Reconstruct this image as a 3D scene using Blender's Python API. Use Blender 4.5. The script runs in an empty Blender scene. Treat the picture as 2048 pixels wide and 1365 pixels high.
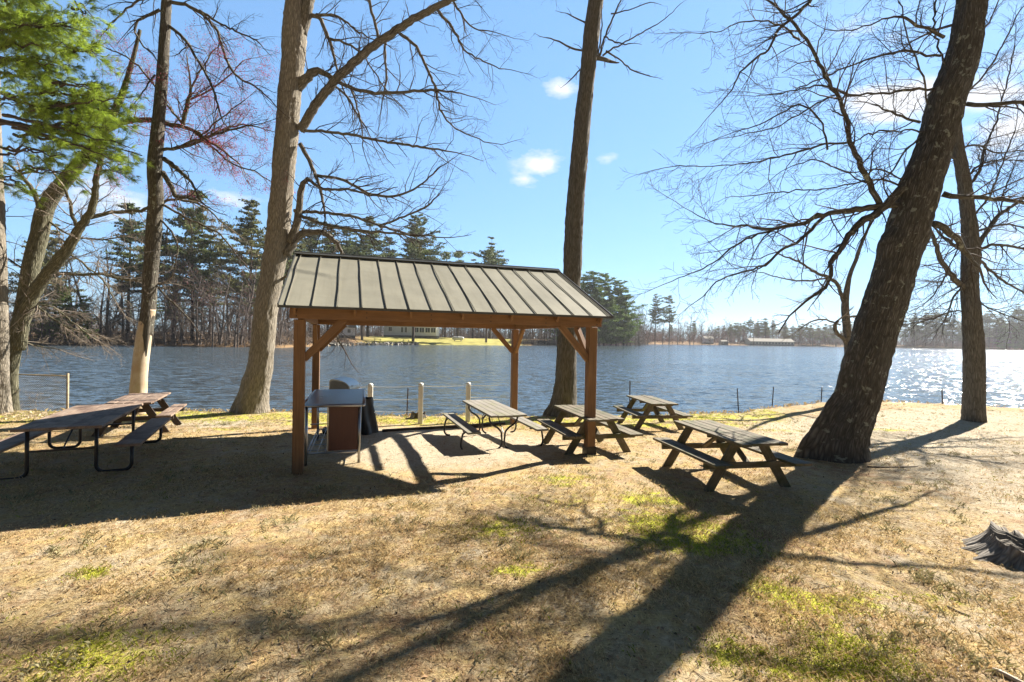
import bpy, math, random
import numpy as np
from mathutils import Vector, Matrix
R = math.radians
sc = bpy.context.scene
# ------------------------------------------------------------------ camera
F_PX, PITCH, ROLL, CAM_H = 976.0, 0.0075, 0.018, 2.2
cam = bpy.data.cameras.new('camera'); co = bpy.data.objects.new('camera', cam)
sc.collection.objects.link(co); sc.camera = co
cam.sensor_width = 36; cam.lens = 36 * F_PX / 2048; cam.clip_end = 6000; cam.clip_start = 0.05
_F = Vector((0, math.cos(PITCH), -math.sin(PITCH))); _U0 = Vector((0, math.sin(PITCH), math.cos(PITCH))); _R0 = Vector((1, 0, 0))
_Rt = _R0 * math.cos(ROLL) + _U0 * math.sin(ROLL); _Up = -_R0 * math.sin(ROLL) + _U0 * math.cos(ROLL)
co.matrix_world = Matrix(((_Rt.x, _Up.x, -_F.x, 0), (_Rt.y, _Up.y, -_F.y, 0), (_Rt.z, _Up.z, -_F.z, CAM_H), (0, 0, 0, 1)))
# ------------------------------------------------------------------ light
SUN_AZ, SUN_EL = 51.0, 36.0            # degrees to the right of straight ahead, above the horizon
sd = Vector((math.sin(R(SUN_AZ)) * math.cos(R(SUN_EL)), math.cos(R(SUN_AZ)) * math.cos(R(SUN_EL)), math.sin(R(SUN_EL))))
sun = bpy.data.lights.new('sun', 'SUN'); so = bpy.data.objects.new('sun', sun); sc.collection.objects.link(so)
sun.energy = 5.0; sun.angle = R(0.55); sun.color = (1.0, 0.93, 0.82)
so.rotation_euler = (-sd).to_track_quat('-Z', 'Y').to_euler(); so.location = (40, 30, 60)
SKY_STR = 0.085
w = bpy.data.worlds.new('World'); sc.world = w; w.use_nodes = True
nt = w.node_tree; N = nt.nodes; LK = nt.links; N.clear()
wo = N.new('ShaderNodeOutputWorld'); bg = N.new('ShaderNodeBackground'); sky = N.new('ShaderNodeTexSky')
sky.sky_type = 'NISHITA'; sky.sun_disc = False; sky.sun_elevation = R(SUN_EL); sky.sun_rotation = R(SUN_AZ)
sky.air_density = 1.0; sky.dust_density = 0.15; sky.ozone_density = 2.2; sky.altitude = 50
bg.inputs['Strength'].default_value = SKY_STR
tc = N.new('ShaderNodeTexCoord')
def pxdir(px, py):
    dx, dy = px - 1024, py - 682.5
    x0 = dx * math.cos(ROLL) + dy * math.sin(ROLL); y0 = -dx * math.sin(ROLL) + dy * math.cos(ROLL)
    return (_F * F_PX + _R0 * x0 - _U0 * y0)
def wn(t, **kw):
    n = N.new(t)
    for k, v in kw.items(): setattr(n, k, v)
    return n
def wmath(op, a, b=None, c=None):
    n = N.new('ShaderNodeMath'); n.operation = op
    for i, v in enumerate((a, b, c)):
        if v is None: continue
        if isinstance(v, (int, float)): n.inputs[i].default_value = v
        else: LK.new(v, n.inputs[i])
    return n.outputs[0]
cn = N.new('ShaderNodeTexNoise'); cn.inputs['Scale'].default_value = 9; cn.inputs['Detail'].default_value = 7; cn.inputs['Roughness'].default_value = .6
mp = N.new('ShaderNodeMapping'); mp.inputs['Scale'].default_value = (1, 1, 2.2)
LK.new(tc.outputs['Generated'], mp.inputs[0]); LK.new(mp.outputs[0], cn.inputs['Vector'])
total = None
for (px, py, rad, amp) in ((1125, 176, .055, .8), (1085, 332, .075, 1.0), (1050, 358, .05, .8), (1212, 316, .035, .6), (1790, 212, .13, 1.0), (1950, 190, .12, .9), (1740, 60, .10, .5), (2040, 240, .13, .9),
                           (450, 400, .10, .5), (180, 380, .14, .6), (2000, 480, .16, .5)):
    d = pxdir(px, py).normalized()
    dp = N.new('ShaderNodeVectorMath'); dp.operation = 'SUBTRACT'; LK.new(tc.outputs['Generated'], dp.inputs[0]); dp.inputs[1].default_value = d
    ml = N.new('ShaderNodeVectorMath'); ml.operation = 'MULTIPLY'; LK.new(dp.outputs[0], ml.inputs[0]); ml.inputs[1].default_value = (1, 1, 1.9)
    ln = N.new('ShaderNodeVectorMath'); ln.operation = 'LENGTH'; LK.new(ml.outputs[0], ln.inputs[0])
    f = wmath('MULTIPLY_ADD', ln.outputs['Value'], -amp / rad, amp)
    f = wmath('MAXIMUM', f, 0.0)
    total = f if total is None else wmath('MAXIMUM', total, f)
m = wmath('ADD', cn.outputs['Fac'], wmath('MULTIPLY', total, .46))
m = wmath('MULTIPLY', wmath('SUBTRACT', m, .66), 4.5)
m = wmath('MINIMUM', wmath('MAXIMUM', m, 0.0), 1.0)
m = wmath('MULTIPLY', m, wmath('MINIMUM', wmath('MULTIPLY', total, 3.0), 1.0))
m = wmath('MULTIPLY', m, .95)
gm = N.new('ShaderNodeGamma'); gm.inputs['Gamma'].default_value = .45; LK.new(sky.outputs[0], gm.inputs['Color'])
hs = N.new('ShaderNodeVectorMath'); hs.operation = 'MULTIPLY'; LK.new(gm.outputs[0], hs.inputs[0]); hs.inputs[1].default_value = (.95, 1.5, 2.1)
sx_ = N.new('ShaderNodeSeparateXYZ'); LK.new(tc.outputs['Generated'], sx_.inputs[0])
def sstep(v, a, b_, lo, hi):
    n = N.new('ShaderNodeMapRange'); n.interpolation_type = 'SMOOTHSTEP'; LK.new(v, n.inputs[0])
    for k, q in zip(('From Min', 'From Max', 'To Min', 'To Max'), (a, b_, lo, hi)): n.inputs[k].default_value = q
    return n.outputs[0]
msk = wmath('MULTIPLY', sstep(sx_.outputs['Z'], .56, .80, 1.0, .14), sstep(sx_.outputs['Y'], -.15, .40, .18, 1.0))  # unseen sky overhead and behind the camera dimmed, added to deepen shadows
mx = N.new('ShaderNodeMix'); mx.data_type = 'RGBA'
LK.new(m, mx.inputs['Factor']); LK.new(hs.outputs[0], mx.inputs['A']); mx.inputs['B'].default_value = (4.3, 4.35, 4.5, 1)
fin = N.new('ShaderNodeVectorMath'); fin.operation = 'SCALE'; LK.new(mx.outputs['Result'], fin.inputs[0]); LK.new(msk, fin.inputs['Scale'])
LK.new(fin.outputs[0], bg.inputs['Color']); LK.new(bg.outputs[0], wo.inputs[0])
vs = sc.view_settings; vs.view_transform = 'Standard'; vs.look = 'None'; vs.gamma = 1; vs.use_curve_mapping = False
vs.exposure = 1.62
sc.cycles.max_bounces = 6; sc.cycles.transparent_max_bounces = 8
# ------------------------------------------------------------------ helpers
C = sc.collection
rng = np.random.default_rng(7)
def link(o): C.objects.link(o); return o
def tag(o, label=None, cat=None, group=None, kind=None):
    for k, v in (('label', label), ('category', cat), ('group', group), ('kind', kind)):
        if v: o[k] = v
    return o
def empty(name, loc=(0, 0, 0), rz=0.0, parent=None):
    o = bpy.data.objects.new(name, None); link(o); o.location = loc; o.rotation_euler = (0, 0, rz); o.empty_display_size = .3
    if parent: o.parent = parent
    return o
def copy_tree(o, parent=None):
    c = o.copy(); link(c); c.parent = parent
    if parent: kids.setdefault(parent.name, []).append(c)
    for ch in list(kids.get(o.name, [])):
        copy_tree(ch, c)
    return c
def rebase(root, base):
    """put the thing's Empty at its base, geometry staying where it is"""
    b_ = Vector(base); root.location = b_
    for ch in kids.get(root.name, []): ch.location = -b_
kids = {}
def mesh_obj(name, V, Fs, mat, parent=None, gco=None, smooth=False, col=None, fsize=None):
    """V (n,3); Fs (m,k) int array or list of arrays of differing k"""
    me = bpy.data.meshes.new(name)
    V = np.asarray(V, np.float32)
    if not isinstance(Fs, list): Fs = [Fs]
    Fs = [np.asarray(f, np.int32) for f in Fs if len(f)]
    me.vertices.add(len(V)); me.vertices.foreach_set('co', V.ravel())
    nl = sum(f.size for f in Fs); npoly = sum(len(f) for f in Fs)
    me.loops.add(nl); me.polygons.add(npoly)
    me.loops.foreach_set('vertex_index', np.concatenate([f.ravel() for f in Fs]))
    sizes = np.concatenate([np.full(len(f), f.shape[1], np.int32) for f in Fs])
    st = np.zeros(npoly, np.int32); st[1:] = np.cumsum(sizes)[:-1]
    me.polygons.foreach_set('loop_start', st)
    me.polygons.foreach_set('use_smooth', np.full(npoly, bool(smooth)))
    me.update(calc_edges=True)
    if gco is not None:
        a = me.attributes.new('gco', 'FLOAT_VECTOR', 'POINT'); a.data.foreach_set('vector', np.asarray(gco, np.float32).ravel())
    if col is not None:
        for k, arr in col.items():
            a = me.attributes.new(k, 'FLOAT', 'POINT'); a.data.foreach_set('value', np.asarray(arr, np.float32).ravel())
    me.materials.append(mat)
    o = bpy.data.objects.new(name, me); link(o)
    if parent: o.parent = parent; kids.setdefault(parent.name, []).append(o)
    return o
def ax_frame(d):
    d = np.asarray(d, float); d = d / (np.linalg.norm(d, axis=-1, keepdims=True) + 1e-12)
    up = np.where(np.abs(d[..., 2:3]) > .93, np.array([1., 0, 0]), np.array([0, 0, 1.]))
    u = np.cross(d, up); u /= np.linalg.norm(u, axis=-1, keepdims=True) + 1e-12
    v = np.cross(u, d); return u, v
class MB:
    """collects boxes, bars, tubes; builds ONE mesh"""
    def __init__(s): s.V = []; s.F4 = []; s.F3 = []; s.FN = {}; s.G = []; s.n = 0
    def _add(s, v, g): s.V.append(np.asarray(v, float)); s.G.append(np.asarray(g, float)); k = s.n; s.n += len(v); return k
    def box(s, c, size, M=None, taper=None):
        """c centre, size (sx,sy,sz), M 3x3 rotation columns"""
        sx, sy, sz = [q / 2 for q in size]
        b = min(sx, sy, sz) * .12; b = min(b, .006)
        # chamfered box: 24 verts
        vs_ = []
        for X in (-1, 1):
            for Y in (-1, 1):
                for Z in (-1, 1):
                    vs_ += [(X * sx, Y * (sy - b), Z * (sz - b)), (X * (sx - b), Y * sy, Z * (sz - b)), (X * (sx - b), Y * (sy - b), Z * sz)]
        v = np.array(vs_)
        def id(X, Y, Z, a): return ((X > 0) * 4 + (Y > 0) * 2 + (Z > 0)) * 3 + a
        f4 = []; f3 = []
        def q(l):
            p = v[l]; n = np.cross(p[1] - p[0], p[2] - p[0])
            if np.dot(n, p.mean(0)) < 0: l = l[::-1]
            return l
        cyc = [(-1, -1), (1, -1), (1, 1), (-1, 1)]
        for sg in (-1, 1):
            f4.append(q([id(sg, a, b_, 0) for a, b_ in cyc])); f4.append(q([id(a, sg, b_, 1) for a, b_ in cyc])); f4.append(q([id(a, b_, sg, 2) for a, b_ in cyc]))
        for a in (-1, 1):
            for b_ in (-1, 1):
                f4.append(q([id(a, b_, -1, 0), id(a, b_, -1, 1), id(a, b_, 1, 1), id(a, b_, 1, 0)]))
                f4.append(q([id(a, -1, b_, 0), id(a, -1, b_, 2), id(a, 1, b_, 2), id(a, 1, b_, 0)]))
                f4.append(q([id(-1, a, b_, 1), id(-1, a, b_, 2), id(1, a, b_, 2), id(1, a, b_, 1)]))
        for a in (-1, 1):
            for b_ in (-1, 1):
                for c_ in (-1, 1): f3.append(q([id(a, b_, c_, 0), id(a, b_, c_, 1), id(a, b_, c_, 2)]))
        lng = int(np.argmax(size)); order = [lng] + [i for i in range(3) if i != lng]
        g = v[:, order] + rng.uniform(-40, 40, 3)
        if M is not None: v = v @ np.asarray(M, float).T
        k = s._add(v + np.asarray(c, float), g)
        s.F4.append(np.array(f4) + k); s.F3.append(np.array(f3) + k)
    def bar(s, p, q_, wd, th, up=(0, 0, 1)):
        p = np.array(p, float); q_ = np.array(q_, float); d = q_ - p; L = np.linalg.norm(d); d /= L
        up = np.array(up, float)
        if abs(np.dot(d, up)) > .98: up = np.array([0, 1., 0])
        v = np.cross(up, d); v /= np.linalg.norm(v); u = np.cross(d, v)
        s.box((p + q_) / 2, (L, wd, th), np.stack([d, v, u], 1))
    def tube(s, pts, r, sides=10, closed_ends=True):
        P = np.asarray(pts, float); n = len(P); r = np.broadcast_to(np.asarray(r, float), (n,))
        T = np.gradient(P, axis=0); T /= np.linalg.norm(T, axis=1, keepdims=True) + 1e-12
        u, v = ax_frame(T[0]); us = [u]; 
        for i in range(1, n):
            u = u - T[i] * np.dot(u, T[i]); u /= np.linalg.norm(u) + 1e-12; us.append(u)
        us = np.array(us); vs2 = np.cross(T, us)
        a = np.linspace(0, 2 * np.pi, sides, endpoint=False)
        ring = (us[:, None] * np.cos(a)[None, :, None] + vs2[:, None] * np.sin(a)[None, :, None]) * r[:, None, None] + P[:, None]
        L = np.concatenate([[0], np.cumsum(np.linalg.norm(np.diff(P, axis=0), axis=1))])
        g = np.stack([np.broadcast_to(L[:, None], (n, sides)), np.broadcast_to(np.cos(a) * r.mean(), (n, sides)), np.broadcast_to(np.sin(a) * r.mean(), (n, sides))], -1) + rng.uniform(-40, 40, 3)
        k = s._add(ring.reshape(-1, 3), g.reshape(-1, 3))
        i = np.arange(n - 1)[:, None]; j = np.arange(sides)[None]; j2 = (j + 1) % sides
        s.F4.append(np.stack([i * sides + j, i * sides + j2, (i + 1) * sides + j2, (i + 1) * sides + j], -1).reshape(-1, 4) + k)
        if closed_ends:
            s.FN.setdefault(sides, []).append(np.arange(sides)[::-1] + k); s.FN[sides].append(np.arange(sides) + k + (n - 1) * sides)
    def prism_path(s, pts, wd, ht, nrm):
        P = np.array(pts, float); n = len(P); T = np.gradient(P, axis=0); T /= np.linalg.norm(T, axis=1, keepdims=True); nr = np.asarray(nrm, float); sd_ = np.cross(nr, T); sd_ /= np.linalg.norm(sd_, axis=1, keepdims=True)
        ring = np.stack([P - sd_ * wd / 2 - nr * ht / 2, P + sd_ * wd / 2 - nr * ht / 2, P + sd_ * wd / 2 + nr * ht / 2, P - sd_ * wd / 2 + nr * ht / 2], 1)
        k = s._add(ring.reshape(-1, 3), ring.reshape(-1, 3)); i = np.arange(n - 1)[:, None]; j = np.arange(4)[None]; j2 = (j + 1) % 4
        s.F4.append(np.stack([i * 4 + j, i * 4 + j2, (i + 1) * 4 + j2, (i + 1) * 4 + j], -1).reshape(-1, 4) + k); s.F4.append(np.array([[3, 2, 1, 0], [(n - 1) * 4 + q for q in range(4)]]) + k)
    def prism(s, prof, p, q_, up=(0, 0, 1)):
        """extrude 2-D profile [(a,b)] from p to q; a along side, b along up"""
        p = np.array(p, float); q_ = np.array(q_, float); d = (q_ - p); L = np.linalg.norm(d); d /= L
        v = np.cross(np.array(up, float), d); v /= np.linalg.norm(v); u = np.cross(d, v); pr = np.array(prof, float); m_ = len(pr)
        A = pr[:, :1] * v + pr[:, 1:] * u
        k = s._add(np.concatenate([A + p, A + q_]), np.concatenate([np.c_[np.zeros(m_), pr], np.c_[np.full(m_, L), pr]]) + rng.uniform(-40, 40, 3))
        j = np.arange(m_); j2 = (j + 1) % m_
        s.F4.append(np.stack([j, j2, j2 + m_, j + m_], 1) + k)
        s.FN.setdefault(m_, []).append(np.arange(m_)[::-1] + k); s.FN[m_].append(np.arange(m_) + m_ + k)
    def grid(s, G):
        """G (a,b,3) sheet"""
        a, b, _ = G.shape; k = s._add(G.reshape(-1, 3), G.reshape(-1, 3))
        i = np.arange(a - 1)[:, None]; j = np.arange(b - 1)[None]
        s.F4.append(np.stack([i * b + j, i * b + j + 1, (i + 1) * b + j + 1, (i + 1) * b + j], -1).reshape(-1, 4) + k)
    def build(s, name, mat, parent=None, smooth=False):
        Fs = []
        if s.F4: Fs.append(np.concatenate(s.F4))
        if s.F3: Fs.append(np.concatenate(s.F3))
        for k, l in s.FN.items(): Fs.append(np.array(l))
        return mesh_obj(name, np.concatenate(s.V), Fs, mat, parent, gco=np.concatenate(s.G), smooth=smooth)
def smooth_by_angle(o, ang=40):
    me = o.data; me.polygons.foreach_set('use_smooth', np.ones(len(me.polygons), bool))
    m_ = o.modifiers.new('ws', 'WEIGHTED_NORMAL') if False else None
    try: me.set_sharp_from_angle(angle=R(ang))
    except Exception: pass
# value noise
def _hash(ix, iy, seed):
    h = (ix.astype(np.int64) * 374761393 + iy.astype(np.int64) * 668265263 + seed * 1442695041) & 0x7fffffff
    h = ((h ^ (h >> 13)) * 1274126177) & 0x7fffffff
    return ((h ^ (h >> 16)) & 0xffff) / 65535.0
def vnoise(x, y, seed=0):
    ix = np.floor(x); iy = np.floor(y); fx = x - ix; fy = y - iy; fx = fx * fx * (3 - 2 * fx); fy = fy * fy * (3 - 2 * fy)
    ix = ix.astype(np.int64); iy = iy.astype(np.int64)
    a = _hash(ix, iy, seed); b = _hash(ix + 1, iy, seed); c = _hash(ix, iy + 1, seed); d = _hash(ix + 1, iy + 1, seed)
    return (a * (1 - fx) + b * fx) * (1 - fy) + (c * (1 - fx) + d * fx) * fy
def fbm(x, y, oct=4, seed=0):
    t = 0; amp = .5; nn = 0
    for o in range(oct): t = t + amp * vnoise(x * 2 ** o + 17 * o, y * 2 ** o - 9 * o, seed + o); nn += amp; amp *= .5
    return t / nn
# ------------------------------------------------------------------ materials
def mat(name):
    m_ = bpy.data.materials.new(name); m_.use_nodes = True; n = m_.node_tree.nodes; n.clear()
    out = n.new('ShaderNodeOutputMaterial'); b = n.new('ShaderNodeBsdfPrincipled'); m_.node_tree.links.new(b.outputs[0], out.inputs[0])
    return m_, m_.node_tree, b, out
def node(t, k, **kw):
    n = t.nodes.new(k)
    for a, v in kw.items():
        if a in n.inputs: 
            n.inputs[a].default_value = v
        else: setattr(n, a, v)
    return n
def ramp(t, fac, stops):
    n = t.nodes.new('ShaderNodeValToRGB'); e = n.color_ramp.elements
    while len(e) < len(stops): e.new(.5)
    for el, (p, c) in zip(e, stops): el.position = p; el.color = (*c, 1) if len(c) == 3 else c
    t.links.new(fac, n.inputs[0]); return n.outputs[0]
def attr(t, name): n = t.nodes.new('ShaderNodeAttribute'); n.attribute_name = name; return n
def mapping(t, vec, scale): n = t.nodes.new('ShaderNodeMapping'); n.inputs['Scale'].default_value = scale; t.links.new(vec, n.inputs[0]); return n.outputs[0]
def noise(t, vec, scale, detail=4, rough=.55, dist=0):
    n = t.nodes.new('ShaderNodeTexNoise'); n.inputs['Scale'].default_value = scale; n.inputs['Detail'].default_value = detail; n.inputs['Roughness'].default_value = rough; n.inputs['Distortion'].default_value = dist
    if vec is not None: t.links.new(vec, n.inputs['Vector'])
    return n.outputs['Fac']
def mixc(t, fac, a, b, mode='MIX'):
    n = t.nodes.new('ShaderNodeMix'); n.data_type = 'RGBA'; n.blend_type = mode
    for s_, v in (('Factor', fac), ('A', a), ('B', b)):
        if isinstance(v, (int, float)): n.inputs[s_].default_value = v
        elif isinstance(v, tuple): n.inputs[s_].default_value = (*v, 1) if len(v) == 3 else v
        else: t.links.new(v, n.inputs[s_])
    return n.outputs['Result']
def mth(t, op, a, b=0.0, clamp=False):
    n = t.nodes.new('ShaderNodeMath'); n.operation = op; n.use_clamp = clamp
    for i, v in enumerate((a, b)):
        if isinstance(v, (int, float)): n.inputs[i].default_value = v
        else: t.links.new(v, n.inputs[i])
    return n.outputs[0]
def bump(t, b, h, strength=.5, dist=.01):
    n = t.nodes.new('ShaderNodeBump'); n.inputs['Strength'].default_value = strength; n.inputs['Distance'].default_value = dist
    t.links.new(h, n.inputs['Height']); t.links.new(n.outputs[0], b.inputs['Normal']); return n
def wood(name, c1, c2, rough=.75, stain=None, stainsc=3.0):
    m_, t, b, o = mat(name); g = attr(t, 'gco').outputs['Vector']
    n1 = noise(t, mapping(t, g, (2.2, 55, 55)), 1, 6, .65, .4); n2 = noise(t, g, 2.5, 3)
    n3 = noise(t, mapping(t, g, (1.2, 14, 14)), 1, 4, .6, 1.2)
    f = mth(t, 'ADD', mth(t, 'MULTIPLY', n1, .6), mth(t, 'MULTIPLY', n3, .4))
    c = ramp(t, f, [(.32, c1), (.68, c2)])
    c = mixc(t, mth(t, 'MULTIPLY', mth(t, 'SUBTRACT', n2, .35, True), .9, True), c, tuple(q * .55 for q in c1), 'MIX')
    if stain:
        n4 = noise(t, g, stainsc, 5, .65); c = mixc(t, ramp(t, n4, [(.46, (0, 0, 0)), (.62, (1, 1, 1))]), c, stain)
    t.links.new(c, b.inputs['Base Color']); b.inputs['Roughness'].default_value = rough
    bump(t, b, n1, .55, .004); return m_
def bark(name, c1, c2, c3, vs_=3.2, hs_=16, depth=.03, lichen=None):
    m_, t, b, o = mat(name); g = attr(t, 'gco').outputs['Vector']      # gco: x along the trunk, yz round it
    mv = mapping(t, g, (vs_, hs_, hs_))
    n1 = noise(t, mv, 1.0, 7, .62, .6)
    vo = t.nodes.new('ShaderNodeTexVoronoi'); vo.feature = 'DISTANCE_TO_EDGE'; vo.inputs['Scale'].default_value = 1.1
    md = t.nodes.new('ShaderNodeVectorMath'); md.operation = 'ADD'; t.links.new(mapping(t, g, (vs_ * .9, hs_ * 1.2, hs_ * 1.2)), md.inputs[0])
    nd = t.nodes.new('ShaderNodeTexNoise'); nd.inputs['Scale'].default_value = 6; t.links.new(g, nd.inputs['Vector'])
    t.links.new(nd.outputs['Color'], md.inputs[1]); t.links.new(md.outputs[0], vo.inputs['Vector'])
    edge = mth(t, 'MULTIPLY', vo.outputs['Distance'], 2.4, True)
    f = mth(t, 'ADD', mth(t, 'MULTIPLY', n1, .55), mth(t, 'MULTIPLY', edge, .45))
    c = ramp(t, f, [(.2, c1), (.5, c2), (.8, c3)])
    big = noise(t, g, 1.3, 4, .6); c = mixc(t, mth(t, 'MULTIPLY', big, .5), c, c2)
    if lichen:
        nl = noise(t, g, 7.5, 4, .6, .3); c = mixc(t, ramp(t, nl, [(.60, (0, 0, 0)), (.66, (1, 1, 1))]), c, lichen)
    t.links.new(c, b.inputs['Base Color']); b.inputs['Roughness'].default_value = .9; b.inputs['Specular IOR Level'].default_value = .2
    bump(t, b, f, .9, depth); return m_
def plain(name, c, rough=.5, metal=0.0, var=.25, nsc=8.0, bmp=0.0, spec=.5):
    m_, t, b, o = mat(name); tcn = t.nodes.new('ShaderNodeTexCoord'); n1 = noise(t, tcn.outputs['Object'], nsc, 5, .6)
    cc = ramp(t, n1, [(.3, tuple(q * (1 - var) for q in c)), (.7, tuple(min(1, q * (1 + var)) for q in c))])
    t.links.new(cc, b.inputs['Base Color']); b.inputs['Metallic'].default_value = metal; b.inputs['Specular IOR Level'].default_value = spec
    t.links.new(mth(t, 'ADD', rough - .08, mth(t, 'MULTIPLY', n1, .16)), b.inputs['Roughness'])
    if bmp: bump(t, b, n1, .5, bmp)
    return m_
def leafmat(name, c, trans=.35, var=.35, rough=.6):
    """foliage: per-clump shade from attribute 'v' (0..1)"""
    m_, t, b, o = mat(name); v = attr(t, 'v').outputs['Fac']
    cc = ramp(t, v, [(0, tuple(q * (1 - var) for q in c)), (.5, c), (1, tuple(q * (1 + var) for q in c))])
    t.links.new(cc, b.inputs['Base Color']); b.inputs['Roughness'].default_value = rough; b.inputs['Specular IOR Level'].default_value = .3
    tr = t.nodes.new('ShaderNodeBsdfTranslucent'); t.links.new(cc, tr.inputs[0]); ms = t.nodes.new('ShaderNodeMixShader'); ms.inputs[0].default_value = trans
    t.links.new(b.outputs[0], ms.inputs[1]); t.links.new(tr.outputs[0], ms.inputs[2]); t.links.new(ms.outputs[0], o.inputs[0]); return m_
M = {}
M['stain'] = wood('cedar_stain', (.17, .085, .035), (.32, .17, .07), .7)
M['oldwood'] = wood('weathered_planks', (.09, .07, .045), (.25, .205, .135), .85, stain=(.085, .085, .035))
M['oldwood_grey'] = wood('grey_planks', (.17, .15, .12), (.34, .31, .26), .8, stain=(.2, .19, .12), stainsc=2)
M['redwood'] = wood('brown_planks', (.20, .13, .09), (.42, .32, .24), .8, stain=(.14, .085, .06), stainsc=2.4)
M['darkwood'] = wood('dark_wood', (.04, .03, .024), (.10, .075, .055), .85)
M['panel'] = wood('brown_panel', (.10, .038, .026), (.15, .058, .038), .45)
M['worn_steel'] = plain('worn_counter_steel', (.17, .17, .175), .30, .9, .25, 6)
M['barewood'] = wood('bare_wood', (.44, .34, .23), (.66, .56, .41), .7, stain=(.42, .31, .2), stainsc=2)
M['whitepost'] = plain('white_vinyl', (.72, .70, .62), .45, 0, .08)
M['whitewall'] = plain('white_siding', (.75, .76, .80), .6, 0, .06, 1.0)
M['greyroof'] = plain('grey_shingle', (.25, .23, .20), .9, 0, .2, 2.0)
M['glass'] = plain('window_glass', (.05, .06, .07), .12, 0, .1, 1)
M['dark'] = plain('black_steel', (.018, .014, .013), .42, .0, .3, 12)
M['steel'] = plain('stainless_steel', (.40, .40, .41), .34, 1.0, .06, 3)
M['galv'] = plain('galvanised_wire', (.42, .41, .38), .5, .7, .2, 20)
M['rust'] = plain('rusty_post', (.09, .06, .04), .8, .2, .4, 18)
M['tank'] = plain('tank_paint', (.70, .70, .69), .4, 0, .06)
M['plasticblack'] = plain('black_cover', (.012, .012, .013), .55, 0, .2, 5, .01)
M['concrete'] = plain('concrete', (.3, .28, .25), .9, 0, .2, 9, .004)
M['stone'] = plain('bank_stone', (.16, .15, .13), .9, 0, .4, 2, .03)
M['deadleaf'] = leafmat('dead_leaves', (.32, .20, .11), .3, .5)
M['straw'] = leafmat('dry_grass', (.58, .46, .26), .4, .35)
M['green'] = leafmat('green_grass', (.34, .36, .05), .4, .4)
M['needle'] = leafmat('pine_needles', (.32, .42, .06), .5, .55, .45)
M['farpine'] = leafmat('far_pine_foliage', (.11, .14, .04), .25, .7)
M['farpine3'] = leafmat('olive_pine_foliage', (.14, .145, .05), .25, .6)
M['seam'] = plain('seam_metal', (.19, .175, .135), .5, .1, .15)
M['bark_mid'] = bark('mid_brown_bark', (.03, .026, .02), (.12, .105, .082), (.25, .225, .18), 4.0, 30, .03, lichen=(.28, .28, .22))
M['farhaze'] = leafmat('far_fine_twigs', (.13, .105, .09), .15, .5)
M['farpine2'] = leafmat('bright_pine_foliage', (.12, .19, .035), .3, .6)
M['bud'] = leafmat('red_buds', (.42, .04, .09), .4, .45)
M['redhaze'] = leafmat('red_bud_haze', (.20, .085, .075), .3, .5)
M['bark_grey'] = bark('furrowed_grey_bark', (.04, .034, .026), (.17, .15, .12), (.34, .30, .245), 4.5, 26)
M['bark_light'] = bark('light_grey_bark', (.07, .06, .045), (.27, .235, .185), (.50, .45, .37), 4.5, 30)
M['bark_brown'] = bark('brown_ridged_bark', (.03, .026, .02), (.14, .127, .104), (.27, .245, .20), 3.2, 34)
M['bark_dark'] = bark('dark_lichen_bark', (.02, .018, .015), (.105, .097, .083), (.22, .205, .175), 4.0, 26, .035, lichen=(.26, .27, .22))
M['bark_moss'] = bark('mossy_bark', (.035, .033, .02), (.15, .14, .09), (.31, .29, .20), 4.5, 26)
M['twig'] = plain('twig_bark', (.075, .058, .046), .85, 0, .4, 1.5, 0, .2)
M['twig_pale'] = plain('pale_twig_bark', (.22, .18, .14), .85, 0, .35, 1.5, 0, .2)
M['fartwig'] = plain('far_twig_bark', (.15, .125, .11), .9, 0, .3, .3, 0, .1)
# metal roof
m_, t, b, o = mat('tan_metal_roof'); tcn = t.nodes.new('ShaderNodeTexCoord')
n1 = noise(t, tcn.outputs['Object'], 1.3, 5, .6); n2 = noise(t, tcn.outputs['Object'], 60, 3, .6)
c = ramp(t, n1, [(.3, (.215, .205, .16)), (.7, (.28, .265, .205))])
c = mixc(t, ramp(t, n2, [(.68, (0, 0, 0)), (.78, (1, 1, 1))]), c, (.2, .18, .13))
ns_ = noise(t, mapping(t, tcn.outputs['Object'], (9, .8, .8)), 1, 5, .65); c = mixc(t, mth(t, 'MULTIPLY', ramp(t, ns_, [(.5, (0, 0, 0)), (.68, (1, 1, 1))]), .45), c, (.19, .175, .13))
t.links.new(c, b.inputs['Base Color']); b.inputs['Roughness'].default_value = .6; b.inputs['Metallic'].default_value = .0; b.inputs['Specular IOR Level'].default_value = .35
bump(t, b, noise(t, tcn.outputs['Object'], 2.2, 2), .35, .03); M['roof'] = m_
M['roofdark'] = plain('dark_trim_metal', (.075, .073, .062), .4, .3, .2)
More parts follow.
